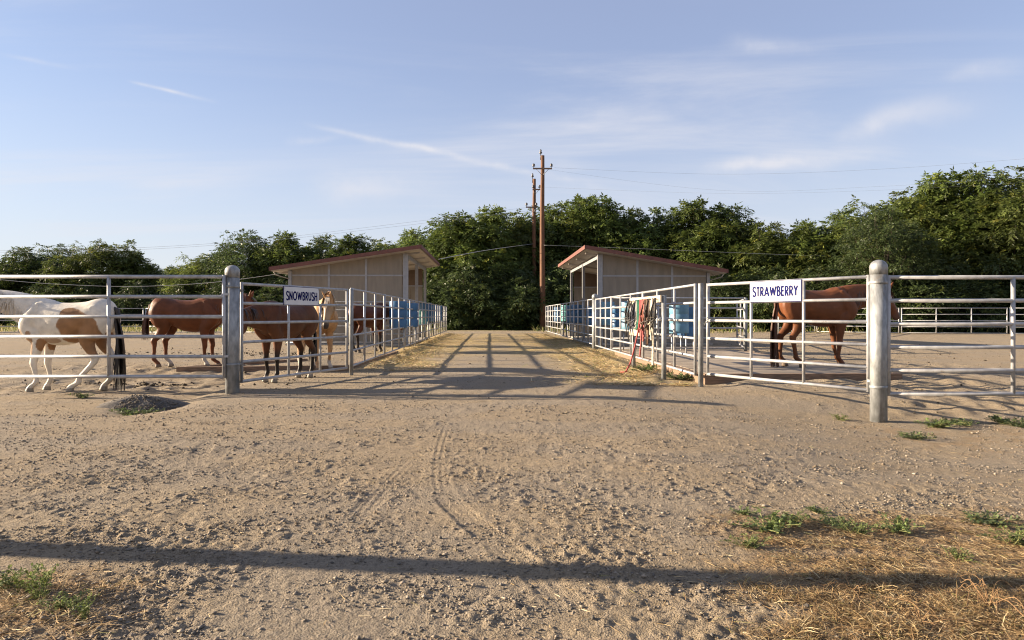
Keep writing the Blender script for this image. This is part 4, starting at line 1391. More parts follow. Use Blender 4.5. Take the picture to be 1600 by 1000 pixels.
    for s, o in zip((-1, 1), hl):
        y = s * .085
        k, f, h = o.get('hock', 0), o.get('fet', 0), o.get('hoof', 0)
        fz, hz = o.get('fz', 0), o.get('hz', 0)
        st = o.get('stifle', 0)
        sweep(V, F, [(-.31, y * 1.05, .76, .14, .075), (-.285 + st * .5, y * 1.1, .64, .115, .075), (-.285 + st, y * 1.08, .555, .085, .062), (-.335 + (st + k) / 2, y, .47, .060, .045), (-.395 + k, y, .405, .044, .034), (-.415 + k, y, .37, .045, .034), (-.408 + k, y, .325, .036, .028),
                     (-.402 + (k + f) / 2, y, .24 + fz / 2, .028, .023), (-.398 + f, y, .16 + fz, .029, .024), (-.396 + f, y, .125 + fz, .033, .028), (-.376 + f + (h - f) * .4, y, .092 + (fz + hz) / 2, .027, .025), (-.362 + h, y, .058 + hz, .034, .031), (-.352 + h, y, .004 + hz, .047, .041)], 12, 3)
        hooves.append((-.36 + h, y, hz))
    V = [(x * H, y * H, z * H) for x, y, z in V]
    me = bpy.data.meshes.new('horse_raw'); me.from_pydata(V, [], F); me.update()
    bm = bmesh.new(); bm.from_mesh(me); bmesh.ops.recalc_face_normals(bm, faces=bm.faces); bm.to_mesh(me); bm.free()
    tmp = bpy.data.objects.new('horse_tmp', me); COL.objects.link(tmp)
    md = tmp.modifiers.new('r', 'REMESH'); md.mode = 'VOXEL'; md.voxel_size = 0.0168; md.use_smooth_shade = True
    ms = tmp.modifiers.new('s', 'SMOOTH'); ms.factor = 0.5; ms.iterations = 5
    dg = bpy.context.evaluated_depsgraph_get(); dg.update()
    body = bpy.data.meshes.new_from_object(tmp.evaluated_get(dg))
    bpy.data.objects.remove(tmp); bpy.data.meshes.remove(me)
    body.name = 'horse'
    n = len(body.vertices)
    co = np.zeros(n * 3, np.float32); body.vertices.foreach_get('co', co); co = co.reshape(-1, 3).astype(float) / H
    pl_ = np.array(poll); axn = np.array(ax)
    hd = (co - pl_) @ axn / hl_                                    # along head 0..1
    near_head = np.linalg.norm(co - (pl_ + np.clip(hd, 0, 1)[:, None] * axn * hl_), axis=1) < 0.13
    nv = np.array([pnoise(co[:, 0] * 7 + co[:, 1] * 3, co[:, 2] * 7 + co[:, 1] * 4, 5), pnoise(co[:, 0] * 22 + co[:, 1] * 9, co[:, 2] * 22, 6)])
    col = paint(co, hd, near_head, nv)
    # hooves
    for hx, hy, hz in hooves:
        m_ = (np.abs(co[:, 0] - hx) < .09) & (np.abs(co[:, 1] - hy) < .07) & (co[:, 2] < .05 + hz)
        col[m_] = col[m_] * 0.25 + np.array([0.10, 0.085, 0.065])
    a = body.color_attributes.new('tint', 'FLOAT_COLOR', 'POINT')
    c4 = np.ones((n, 4), np.float32); c4[:, :3] = np.clip(col, 0.003, 1)
    a.data.foreach_set('color', c4.ravel())
    body.materials.clear(); body.materials.append(M['coat'])
    body.polygons.foreach_set('use_smooth', np.ones(len(body.polygons), bool)); body.update()
    o = link('horse', body, None, loc); o.rotation_euler = (0, 0, heading)
    tag(o, label, 'horse', 'horses in the pens')
    # eyes
    for s in (-1, 1):
        c = (poll + ax * 0.115 * sc - dep * 0.032 + lat * s * 0.060) * H
        b = MB(); b.lathe([(0.002, -.019), (.011, -.015), (.018, -.005), (.018, .005), (.011, .015), (.002, .019)], 12)
        e = b.build('eye', 'eye', o, True); e.location = c
    # mane along the crest
    b = MB()
    crest = smooth_path([(.30, 0, 0.99)] + [tuple(p) for p in neck], 8)
    crest_pts = []
    for i, p in enumerate(crest):
        t = Vector(crest[min(i + 1, len(crest) - 1)] - crest[max(i - 1, 0)]).normalized()
        la = Vector((0, 1, 0)); la = (la - t * la.dot(t)).normalized()
        up = t.cross(la); 
        if up.z < 0 and abs(up.z) > 0.2: up = -up
        f = i / (len(crest) - 1)
        dr = .0 + f * .085 if f < .35 else .03 + .09 * (1 - f) + 0.02
        dr = np.interp(f, [0, .2, .45, .7, 1], [.0, .10, .118, .10, .082])
        crest_pts.append((Vector(p) + up * dr, t, la))
    for k in range(mane_n):
        f = random.random() ** 0.8
        i = f * (len(crest_pts) - 1); i0 = int(i); 
        p, t, la = crest_pts[i0]
        if i0 + 1 < len(crest_pts): p = p.lerp(crest_pts[i0 + 1][0], i - i0)
        s = mane_side if random.random() < 0.85 else -mane_side
        ln_ = mane_len * random.uniform(0.6, 1.15)
        p1 = p + la * s * random.uniform(.05, .085) + Vector((0, 0, .012)) + t * random.uniform(-.02, .02)
        p2 = p + la * s * random.uniform(.075, .12) + Vector((0, 0, -ln_)) + t * random.uniform(-.05, .05)
        b.strip(p * H, p1 * H, p2 * H, random.uniform(.014, .032) * H, t, 4)
    # forelock
    for k in range(16):
        p = poll - dep * .055 + lat * random.uniform(-.03, .03)
        b.strip(p * H, (p - dep * .03 + ax * .05) * H, (p + ax * random.uniform(.10, .17) - dep * .012 + lat * random.uniform(-.02, .02)) * H, .018 * H, lat, 3)
    b.build('mane', mane_mat, o)
    # tail
    b = MB()
    for k in range(460):
        a1 = random.uniform(0, 6.283); rr = math.sqrt(random.random())
        d0 = Vector((-.462 + .012 * rr * math.cos(a1), .020 * rr * math.sin(a1), .885 + random.uniform(-.03, .02)))
        ln_ = tail_len * random.uniform(.72, 1.12)
        mid = Vector((-.56 + .02 * math.cos(a1) + tail_swing * .3, .045 * rr * math.sin(a1), .80 - ln_ * .25))
        end = Vector((-.525 + tail_w * rr * math.cos(a1) + tail_swing, tail_w * 1.1 * rr * math.sin(a1), .885 - ln_))
        sd_ = Vector((math.sin(a1), math.cos(a1), 0))
        b.strip(d0 * H, mid * H, end * H, random.uniform(.006, .013) * H, sd_, 6)
    # dock
    b.tube([tuple(Vector(q) * H) for q in ((-.455, 0, .885), (-.495, 0, .868), (-.515, 0, .80), (-.515, 0, .70))], [.028 * H, .030 * H, .022 * H, .010 * H], 8)
    b.build('tail', tail_mat, o)
    return o


M['coat'] = attr_mat('horse_coat', 'tint', 0.5, 0.18, noise=0.18, nscale=7, bump=0.45, bscale=14)


def lerp3(c, d, w):
    return np.array(c) * (1 - w[:, None]) + np.array(d) * w[:, None]


def paint_pinto(co, hd, hm, nv):
    W = np.array([0.60, 0.55, 0.47]); T = np.array([0.25, 0.135, 0.065])
    x, y, z = co.T
    col = np.tile(W, (len(co), 1)) * (1 - 0.07 * np.clip(nv[0], 0, 1))[:, None]
    def patch(cx, cz, rx, rz, p=2.2):
        r = (np.abs((x - cx) / rx) ** p + np.abs((z - cz) / rz) ** p) + 0.30 * nv[0] + 0.1 * nv[1]
        return 1 - sstep(0.93, 1.07, r)
    w = np.maximum.reduce([patch(-.16, .68, .175, .185), patch(-.30, .60, .12, .20), patch(-.09, .84, .09, .05)])
    w = np.maximum(w, patch(.225, .50, .045, .07)); w = np.maximum(w, 0.75 * patch(.12, .555, .10, .035))
    w = np.maximum(w, 0.9 * patch(.345, .52, .04, .13)); w = np.maximum(w, .7 * patch(.44, .63, .035, .05))
    col = col * (1 - w[:, None]) + T * w[:, None]
    low = (1 - sstep(.10, .32, z))
    col = col * (1 - .18 * low[:, None]) + np.array([.40, .30, .18]) * .18 * low[:, None]
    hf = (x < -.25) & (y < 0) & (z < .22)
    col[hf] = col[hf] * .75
    return col


def paint_solid(base, legs=None, socks=None, belly=None, blaze=False, muzzle=None, face_shade=None):
    def f(co, hd, hm, nv):
        x, y, z = co.T
        col = np.tile(np.array(base), (len(co), 1)) * (1 + 0.16 * nv[0])[:, None]
        if belly is not None:
            w = (1 - sstep(.55, .75, z)) * .5
            col = col * (1 - w[:, None]) + np.array(belly) * w[:, None]
        if legs is not None:
            w = (1 - sstep(.30, .44, z + .03 * nv[0])) 
            w[hm] = 0
            col = col * (1 - w[:, None]) + np.array(legs) * w[:, None]
        if socks is not None:
            for (sx, sy, h, c) in socks:
                m_ = ((x > 0) == (sx > 0)) & ((y > 0) == (sy > 0)) & (np.abs(x) < .55)
                w = (1 - sstep(h - .02, h + .02, z + .015 * nv[1])) * m_
                w[hm] = 0
                col = col * (1 - w[:, None]) + np.array(c) * w[:, None]
        if face_shade is not None:
            w = sstep(.12, .3, hd) * hm  # shade on the front of the head, put into the coat colour
            col = col * (1 - w[:, None]) + np.array(face_shade) * w[:, None]
        if muzzle is not None:
            w = sstep(.72, .95, hd) * hm
            col = col * (1 - w[:, None]) + np.array(muzzle) * w[:, None]
        if blaze:
            m_ = hm & (np.abs(hd - .24) < .06)
        return col
    return f


z0 = dict
SOCK = (0.40, 0.35, 0.29)
# the spotted horse behind the wide left panel, head out of the picture
hz = -0.06
cx = -7.52
horse('white horse with tan patches and black tail behind the left fence panel', (cx, 11.62, G(cx, 11.62) - 0.005), R(180), 1.60,
      [(.42, 0, .86), (.60, 0, .93), (.76, 0, .98), (.88, 0, 1.01)], (1.14, 0, .73),
      [z0(knee=.02, fet=.0, hoof=.0), z0(knee=.05, fet=.03, hoof=.06)],
      [z0(hock=.02, fet=.02, hoof=.05), z0(stifle=.05, hock=.10, fet=.25, hoof=.30, fz=-.01)],
      paint_pinto, 'hair_white', 'hair_black', 1, tail_len=.80, tail_w=.06, mane_n=170, mane_len=.24)
# chestnut behind it
cx = (292 - 800) * 15.4 / FPX
horse('chestnut horse standing side-on behind the left fence panel and thick post', (cx, 15.4, G(cx, 15.4)), R(4), 1.60,
      [(.42, 0, .84), (.58, 0, .88), (.72, 0, .93), (.84, 0, .96)], (1.08, 0.0, .66),
      [z0(knee=.0, fet=-.0, hoof=.0), z0(knee=.04, fet=.05, hoof=.09)],
      [z0(hock=.0, fet=-.02, hoof=.0), z0(stifle=.04, hock=.08, fet=.07, hoof=.10)],
      paint_solid((0.112, 0.038, 0.015), None, [(1, -1, .16, SOCK), (-1, 1, .17, SOCK)], muzzle=(.30, .17, .10)), 'hair_red', 'hair_red', 1, tail_len=.45, tail_w=.05, tail_swing=-.04)
# bay along the SNOWBRUSH gate, head low towards the post
gd = (gl0 - gl1).normalized(); gn = Vector((-gd.y, gd.x))
if gn.x > 0: gn = -gn
bc = gl0.lerp(gl1, 0.62) + gn * 0.58
horse('bay horse with black lower legs standing along the SNOWBRUSH gate, head low', (bc.x, bc.y, G(bc.x, bc.y)), math.atan2(gd.y, gd.x), 1.52,
      [(.42, 0, .80), (.57, 0, .80), (.70, 0, .80), (.80, .0, .80)], (.98, 0.0, .45),
      [z0(knee=.0, fet=-.02, hoof=-.02), z0(knee=.02, fet=.02, hoof=.03)],
      [z0(hock=.02, fet=.02, hoof=.02), z0(hock=.0, fet=.0, hoof=.0)],
      paint_solid((0.088, 0.034, 0.015), (0.018, 0.013, 0.010), [(1, 1, .085, SOCK), (1, -1, .085, SOCK), (-1, 1, .085, SOCK), (-1, -1, .085, SOCK)], belly=(.11, .042, .018), muzzle=(.34, .24, .17)), 'hair_black', 'hair_black', -1, mane_len=.16)
# palomino looking at the camera over the bay's rump
pc = Vector(((502 - 800) * 15.35 / FPX, 15.35))
horse('palomino horse with white mane facing the camera behind the SNOWBRUSH gate', (pc.x - 0.13, pc.y + 0.0, G(pc.x, pc.y)), R(-52), 1.58,
      [(.42, 0, .87), (.54, -.02, .95), (.64, -.06, .99), (.71, -.10, 1.0)], (.80, -.19, .61),
      [z0(knee=.0, fet=.0, hoof=.0), z0(knee=.03, fet=.0, hoof=.02)],
      [z0(), z0(hock=.04, fet=.05, hoof=.06)],
      paint_solid((0.40, 0.235, 0.115), None, [(1, 1, .15, SOCK), (-1, -1, .2, SOCK), (-1, 1, .2, SOCK)], muzzle=(.045, .035, .03), face_shade=(.28, .20, .13)), 'hair_white', 'hair_white', -1, mane_n=330, mane_len=.30)  # face tone is painted shade, darker than the palomino coat
# dark brown horse by the lane fence
bx = L(-3.95, 22.3)
horse('dark brown horse seen from behind at the left lane fence beside a blue barrel', (bx.x, bx.y, G(bx.x, bx.y)), R(62), 1.60,
      [(.42, 0, .84), (.58, -.03, .84), (.70, -.06, .82), (.80, -.09, .80)], (.96, -.14, .46),
      [z0(), z0(knee=.03, fet=.04, hoof=.05)], [z0(), z0(hock=.04, fet=.06, hoof=.08)],
      paint_solid((0.070, 0.022, 0.010), (0.02, 0.013, 0.01)), 'hair_black', 'hair_black', 1, tail_len=.6)
# chestnut behind the STRAWBERRY gate
cx = (1275 - 800) * 13.9 / FPX
horse('chestnut horse facing right behind the STRAWBERRY gate', (cx, 13.9, 0.192), R(3), 1.64,
      [(.43, 0, .845), (.60, 0, .885), (.75, 0, .92), (.87, 0, .945)], (1.04, 0.0, .60),
      [z0(knee=-.02, fet=-.03, hoof=-.02), z0(knee=.0, fet=.04, hoof=.05)],
      [z0(stifle=.03, hock=.08, fet=.10, hoof=.14), z0(hock=.0, fet=-.02, hoof=-.0)],
      paint_solid((0.140, 0.050, 0.020), None, None, belly=(.11, .04, .016), muzzle=(.10, .05, .03)), 'hair_red', 'hair_red', -1, tail_len=.84, tail_w=.055)


# ------------------------------------------------------------------ utility poles and wires
def utility_pole(x, y, h, r0, r1, arms, label, top_pin=True):
    root = empty('utility_pole', (x, y, 0)); tag(root, label, 'utility pole', 'wooden utility poles')
    b = MB(); n = 9
    b.tube([(0.02 * math.sin(i), 0, -0.3 + (h + 0.3) * i / (n - 1)) for i in range(n)], [r0 + (r1 - r0) * i / (n - 1) for i in range(n)], 14)
    b.build('pole', 'pole', root, True)
    for (z, w, off) in arms:
        b = MB(); b.box((off, -r1 - 0.06, z), (w, 0.10, 0.11)); b.build('crossarm', 'timber', root)
        for s in (-1, 1):
            b = MB(); b.lathe([(0.02, 0.0), (0.02, 0.10), (0.11, 0.12), (0.13, 0.18), (0.07, 0.22), (0.11, 0.25), (0.09, 0.32), (0.03, 0.36)], 10, (off + s * (w / 2 - 0.06), -r1 - 0.06, z + 0.055)); b.build('insulator', 'porcelain', root, True)
        for s in (-1, 1):
            b = MB(); b.tube([(off + s * w * 0.33, -r1 - 0.09, z - 0.04), (0, -r1 - 0.02, z - 0.55)], 0.018, 6); b.build('brace', 'steel_dark', root, True)
    if top_pin:
        b = MB(); b.box((-0.14, 0, h - 0.1), (0.07, 0.07, 0.5)); b.lathe([(0.03, 0.0), (0.11, 0.03), (0.12, 0.12), (0.06, 0.2), (0.09, 0.28), (0.03, 0.36)], 10, (-0.14, 0, h + 0.15)); b.build('top_insulator', 'porcelain', root, True)
    return root


pax, pay = (847.5 - 800) * 55.5 / FPX, 55.5
pbx, pby = (834.5 - 800) * 62 / FPX, 62.0
utility_pole(pax, pay, 14.2, 0.25, 0.15, [(13.1, 1.55, 0.0)], 'taller brown wooden utility pole with a crossarm, nearer of the pair')
utility_pole(pbx, pby, 13.6, 0.24, 0.14, [(11.0, 1.0, -0.25), (12.6, 0.7, 0.2)], 'shorter brown wooden utility pole behind the taller one')
# pale stay guard leaning by the rear pole
b = MB(); sx, sy = (829 - 800) * 60 / FPX, 60.0
b.tube([(-0.25, 0, -0.1), (0.12, 0, 4.3)], [0.07, 0.05], 8); o = b.build('stay_guard', 'pine', None, True); o.location = (sx, sy, 0)
tag(o, 'thin pale stay guard leaning against the shorter utility pole', 'stay guard')
# pole beyond the left edge whose shadow crosses the foreground
utility_pole(-7.6, 4.20, 5.4, 0.115, 0.105, [], 'wooden pole left of the picture whose shadow crosses the foreground', False)


def wire(pts, r, label, mat='wire'):
    P = smooth_path(pts, 10)
    b = MB(); o0 = Vector(P[0])
    b.tube([tuple(Vector(p) - o0) for p in P], r, 5)
    o = b.build('power_line', mat, None, True); o.location = o0
    tag(o, label, 'power line', 'power lines')


def at(x, y, Z):
    return ((x - 800) * Z / FPX, Z, CAM_H + (492 - y) * Z / FPX)


wire([at(833, 381, 61.7), at(760, 391, 48), at(686, 405, 35.6)], 0.018, 'wire from the shorter utility pole down to the left shed')
wire([at(850, 383, 55.2), at(985, 388, 55), at(1300, 400, 54), at(1600, 402, 52), at(1900, 396, 50)], 0.011, 'pale wire running right from the taller pole across the dark trees')
wire([at(-260, 410, 27), at(0, 437, 27), at(110, 445, 27), at(215, 447.5, 27), at(335, 441, 27), at(456, 425, 27)], 0.009, 'pale sagging wire from the left edge to the low side of the left shed')
wire([at(832, 323, 61.7), at(600, 352, 56), at(410, 374, 50), at(215, 387, 46), at(0, 391, 42), at(-200, 385, 40)], 0.007, 'upper of two wires crossing in front of the left trees')
wire([at(838, 328, 61.7), at(600, 356, 56), at(410, 377, 50), at(215, 390, 46), at(0, 394, 42), at(-200, 388, 40)], 0.007, 'lower of two wires crossing in front of the left trees')
wire([at(866, 262, 55.4), at(1120, 272, 52), at(1380, 264, 48), at(1700, 240, 44)], 0.005, 'topmost thin wire in the sky right of the taller pole', 'wire_dark')
wire([at(836, 262, 55.4), at(1120, 297, 52), at(1380, 291, 48), at(1700, 270, 44)], 0.004, 'middle thin wire in the sky right of the taller pole', 'wire_dark')
wire([at(840, 292, 61.7), at(1120, 302, 55), at(1380, 297, 50), at(1700, 279, 46)], 0.004, 'lowest thin wire in the sky right of the poles', 'wire_dark')


# ------------------------------------------------------------------ trees
def leaf_mesh(name, origins, dirs, lens, leaflets, lw, tints, droop=0.35):
    """pinnate sprays: each has a row of leaflets (one quad each) on both sides of its rib"""
    n = len(origins)
    up = np.array([0, 0, 1.0])
    side = np.cross(dirs, up); nn = np.linalg.norm(side, axis=1, keepdims=True)
    side = np.where(nn < 1e-3, np.array([1.0, 0, 0]), side / np.maximum(nn, 1e-6))
    nrm = np.cross(side, dirs)
    Vs, Ts = [], []
    for k in range(leaflets):
        t = 0.22 + 0.78 * k / (leaflets - 1)
        s = 1 if k % 2 else -1
        if k == leaflets - 1: s = 0
        base = origins + dirs * (lens * t)[:, None]
        base[:, 2] -= droop * lens * t * t
        ld = dirs * (0.55 if s else 1.0) + side * s * 0.85
        ld = ld + 0.25 * RNG.standard_normal((n, 3)); ld[:, 2] -= 0.25 + 0.25 * t
        ld /= np.linalg.norm(ld, axis=1, keepdims=True)
        l_ = lens * RNG.uniform(0.36, 0.54, n)
        wv = np.cross(ld, nrm + 0.35 * RNG.standard_normal((n, 3))); wv /= np.maximum(np.linalg.norm(wv, axis=1, keepdims=True), 1e-6)
        w_ = (l_ * lw)[:, None]
        mid = base + ld * (l_ * 0.42)[:, None]
        quad = np.stack([base, mid + wv * w_, base + ld * l_[:, None], mid - wv * w_], 1)
        Vs.append(quad)
        Ts.append(np.repeat((tints * RNG.uniform(0.8, 1.2, (n, 1)))[:, None, :], 4, 1))
    V = np.concatenate(Vs).reshape(-1, 3); T = np.concatenate(Ts).reshape(-1, 3)
    F = np.arange(len(V)).reshape(-1, 4)
    return np_mesh(name, V, F, 'leaf', T)


def make_tree(seed, H, Rr, low, nclump, nspray, spray, tint, leaflets=7, lw=0.17, clump_r=(0.55, 1.0), top_pow=0.6, droop=0.35):
    rng = np.random.default_rng(seed)
    C, CR = [], []
    tries = 0
    while len(C) < nclump and tries < nclump * 60:
        tries += 1
        f = rng.uniform(0, 1) ** 0.85
        z = low + (H - low) * f
        prof = Rr * (0.50 + 0.50 * math.sin(min(f * 1.15 + 0.18, 1.0) * math.pi * 0.5)) if f < 0.55 else Rr * max(0.12, (1 - ((f - 0.55) / 0.45) ** 2.0)) ** top_pow
        a = rng.uniform(0, 6.283); q = rng.uniform(0.30, 1.0) ** 0.5
        prof *= 1 + 0.22 * math.sin(2 * a + seed) + 0.14 * math.sin(5 * a + 2 * seed)
        p = np.array([prof * q * math.cos(a), prof * q * math.sin(a), z - 0.3])
        r = rng.uniform(*clump_r) * (Rr / 4.0) ** 0.4
        if f > 0.86: r *= 0.68
        if all(np.linalg.norm((p - c) * [1, 1, 1.25]) > 0.80 * (r + cr) for c, cr in zip(C, CR)):
            C.append(p); CR.append(r)
    # leading shoots that stand proud of the crown
    for k in range(9 if H > 5 else 3):
        a = rng.uniform(0, 6.283); q = rng.uniform(0.0, 0.75) * Rr
        base = [c for c in C if math.hypot(c[0] - q * math.cos(a), c[1] - q * math.sin(a)) < 1.6]
        zt = max([c[2] for c in base], default=H * 0.7)
        C.append(np.array([q * math.cos(a), q * math.sin(a), min(zt + rng.uniform(0.7, 1.3), H + 0.35)])); CR.append(rng.uniform(0.28, 0.48))
    # wood
    b = MB()
    lean = rng.uniform(-.3, .3, 2)
    tr = [(0, 0, -0.3), (lean[0] * .3, lean[1] * .3, H * .2), (lean[0] * .7, lean[1] * .7, H * .45), (lean[0], lean[1], H * .8)]
    P = smooth_path(tr, 4)
    rad = 0.026 * H
    b.tube([tuple(p) for p in P], [rad * (1 - 0.85 * i / (len(P) - 1)) * (1.25 if i == 0 else 1) for i in range(len(P))], 9)
    for c, cr in zip(C, CR):
        f0 = np.clip((c[2] / H) * 0.72 - 0.08, 0.08, 0.85)
        i = int(f0 * (len(P) - 1)); s0 = P[i]
        mid = s0 * 0.45 + c * 0.55 + np.array([0, 0, -0.12 * np.linalg.norm(c - s0)])
        pp = smooth_path([s0, mid, c], 3)
        r0_ = rad * 0.24 * (1 - 0.6 * f0)
        b.tube([tuple(p) for p in pp], [max(0.012, r0_ * (1 - 0.8 * k / (len(pp) - 1))) for k in range(len(pp))], 5, False)
    wood = b.mesh('trunk', 'bark', True)
    # sprays
    per = max(4, nspray // max(1, len(C)))
    O, Dd, Ln, Tt = [], [], [], []
    for c, cr in zip(C, CR):
        n = int(max(14, per * (cr / np.mean(CR)) ** 2))
        d = rng.standard_normal((n, 3)); d /= np.linalg.norm(d, axis=1, keepdims=True)
        d[:, 2] = np.where(d[:, 2] < -0.3, d[:, 2] * 0.5, d[:, 2])
        rr = cr * rng.uniform(0.2, 1.0, n) ** 0.5 * (1 + 0.35 * (rng.uniform(0, 1, n) < 0.12))
        O.append(c + d * rr[:, None] * [1.1, 1.1, 0.72])
        dd = d + 0.5 * rng.standard_normal((n, 3)) * 0.7; dd[:, 2] -= 0.12
        dd /= np.linalg.norm(dd, axis=1, keepdims=True)
        Dd.append(dd)
        Ln.append(spray * rng.uniform(0.7, 1.25, n))
        base = np.array(tint) * rng.uniform(0.72, 1.3) 
        t = np.tile(base, (n, 1)) * rng.uniform(0.8, 1.2, (n, 1))
        yl = rng.uniform(0, 1, n) < 0.05
        t[yl] = t[yl] * [1.7, 1.35, 1.0]
        Tt.append(t)
    crown = leaf_mesh('crown', np.concatenate(O), np.concatenate(Dd), np.concatenate(Ln), leaflets, lw, np.concatenate(Tt), droop)
    return wood, crown


G1 = (0.080, 0.112, 0.027); G2 = (0.094, 0.125, 0.029); G3 = (0.060, 0.085, 0.028); G4 = (0.106, 0.134, 0.031)
PROTO = {
    'a': (10.0, make_tree(1, 10.0, 4.2, 0.9, 66, 6200, 0.68, G1, 9, 0.17, (0.65, 1.15))),
    'b': (10.0, make_tree(2, 10.0, 3.6, 0.8, 58, 5600, 0.72, G2, 9, 0.17, (0.65, 1.15))),
    'c': (10.0, make_tree(3, 10.0, 4.8, 1.0, 76, 6800, 0.68, G4, 9, 0.17, (0.65, 1.2))),
    'd': (10.0, make_tree(14, 10.0, 4.2, 0.6, 130, 11000, 0.40, G3, 6, 0.24, (0.55, 0.9), 0.5, 0.15)),
    'e': (10.0, make_tree(5, 10.0, 3.4, 0.7, 50, 4800, 0.78, G1, 9, 0.16, (0.65, 1.15))),
    'f': (10.0, make_tree(6, 10.0, 5.4, 0.8, 90, 8000, 0.58, G3, 8, 0.19, (0.65, 1.1))),
    'g': (3.0, make_tree(7, 3.0, 2.0, 0.15, 40, 2600, 0.38, G3, 7, 0.19, (0.45, 0.75), 0.5)),
}
ROTN = [0]


def tree(kind, xpix, ytop, Y, label, name='tree', wide=1.0, cat='tree', grp='trees along the back'):
    x = (xpix - 800) * Y / FPX
    h = CAM_H + (492 - ytop) * Y / FPX
    H0, (wood, crown) = PROTO[kind]
    s = h / (H0 * 1.07)
    root = empty(name, (x, Y, 0), ROTN[0] * 2.39996); ROTN[0] += 1
    root.scale = (s * wide, s * wide, s)
    tag(root, label, cat, grp)
    link('trunk', wood, root); link('crown', crown, root)


T = [
    # far left group
    ('f', -60, 392, 78, 'broad tree cut by the left picture edge'),
    ('a', 30, 390, 76, 'dark tree nearest the left picture edge, above the white and tan horse'),
    ('f', 92, 384, 79, 'rounded tree above the middle of the left fence panel'),
    ('c', 158, 378, 75, 'tallest tree of the clump at the far left'),
    ('b', 212, 398, 77, 'tree at the right end of the far left clump, before the sky gap'),
    ('e', 268, 418, 84, 'small low tree in the sky gap left of the thick left post'),
    ('c', 322, 398, 70, 'tree stepping up just left of the thick left post'),
    ('f', 388, 363, 69, 'large tree directly above the SNOWBRUSH gate hinge'),
    ('b', 448, 368, 67, 'tree above the low eave of the left shed'),
    ('a', 500, 372, 70, 'tree above the left third of the left shed roof'),
    ('e', 545, 370, 66, 'narrow tree above the middle of the left shed roof'),
    ('c', 592, 376, 71, 'tree above the right half of the left shed roof'),
    ('b', 640, 366, 67, 'tree behind the peak of the left shed roof'),
    # centre
    ('a', 690, 352, 64, 'tree just right of the left shed peak'),
    ('e', 722, 340, 62, 'narrow tree right of the left shed, left end of the dark middle group'),
    ('b', 760, 330, 63, 'tree above the middle of the lane'),
    ('c', 808, 334, 66, 'broad tree just left of the utility poles'),
    ('a', 862, 312, 67, 'tree directly behind the utility poles'),
    ('b', 905, 304, 65, 'tallest middle tree, above the left edge of the right shed roof'),
    ('e', 945, 305, 64, 'narrow tree above the peak of the right shed'),
    ('c', 990, 320, 66, 'tree above the middle of the right shed roof'),
    ('a', 1040, 322, 64, 'tree above the right half of the right shed roof'),
    ('b', 1085, 312, 62, 'tree with drooping sprays above the low eave of the right shed'),
    ('e', 1125, 314, 61, 'narrow tree just right of the right shed'),
    ('a', 1165, 334, 60, 'tree left of the STRAWBERRY sign top'),
    ('c', 1208, 332, 58, 'tree directly above the STRAWBERRY sign'),
    ('b', 1258, 334, 57, 'tree right of the STRAWBERRY sign, before the grey-green one'),
    ('a', 1310, 316, 58, 'tree rising behind the grey-green tree'),
    ('d', 1372, 318, 50, 'dense grey-green fine-leaved tree above the thick right post'),
    ('c', 1410, 292, 56, 'tall tree just right of the grey-green tree'),
    ('b', 1462, 268, 55, 'tall tree above the wide right fence panel'),
    ('a', 1520, 262, 54, 'tall tree near the right picture edge'),
    ('c', 1580, 252, 53, 'tallest tree at the right picture edge'),
    ('b', 1650, 250, 53, 'tall tree just past the right picture edge'),
    ('f', 1740, 262, 55, 'broad tree beyond the right picture edge'),
]
for k, x, yt, Y, lab in T:
    tree(k, x, yt + (14 if x > 1440 else 18 if 1140 < x < 1330 else 10 if x > 840 else 0), Y, lab)
# understorey shrubs at the foot of the trees
S = [(-20, 450, 72), (60, 452, 70), (140, 448, 71), (215, 450, 70), (290, 446, 66), (360, 440, 64), (430, 440, 63), (700, 425, 59), (735, 430, 57.5), (775, 424, 58.5), (815, 432, 58), (868, 425, 59), (905, 430, 58),
     (1120, 430, 55), (1165, 436, 54), (1215, 430, 53), (1265, 432, 52), (1320, 424, 50), (1385, 430, 48.5), (1440, 420, 49), (1500, 428, 48), (1560, 418, 48.5), (1620, 422, 48)]
near = {-20: 'past the left picture edge', 60: 'over the neck of the white and tan horse', 140: 'over the rump of the white and tan horse', 215: 'between the two horses at the left', 290: 'over the chestnut horse at the left', 360: 'behind the thick left post', 430: 'left of the left shed wall',
        700: 'just right of the left shed', 735: 'at the left of the lane end', 775: 'at the middle of the lane end', 815: 'left of the utility poles', 868: 'right of the utility poles', 905: 'left of the right shed front', 1120: 'just right of the right shed', 1165: 'under the left edge of the STRAWBERRY sign',
        1215: 'behind the STRAWBERRY sign', 1265: 'over the croup of the right chestnut horse', 1320: 'over the withers of the right chestnut horse', 1385: 'behind the thick right post', 1440: 'right of the thick right post', 1500: 'over the far white fence on the right', 1560: 'left of the last upright of the right fence panel', 1620: 'past the right picture edge'}
for x, yt, Y in S:
    tree('g', x, yt, Y, 'dark leafy shrub below the trees, ' + near[x], 'shrub', 1.05, 'shrub', 'shrubs at the foot of the trees')


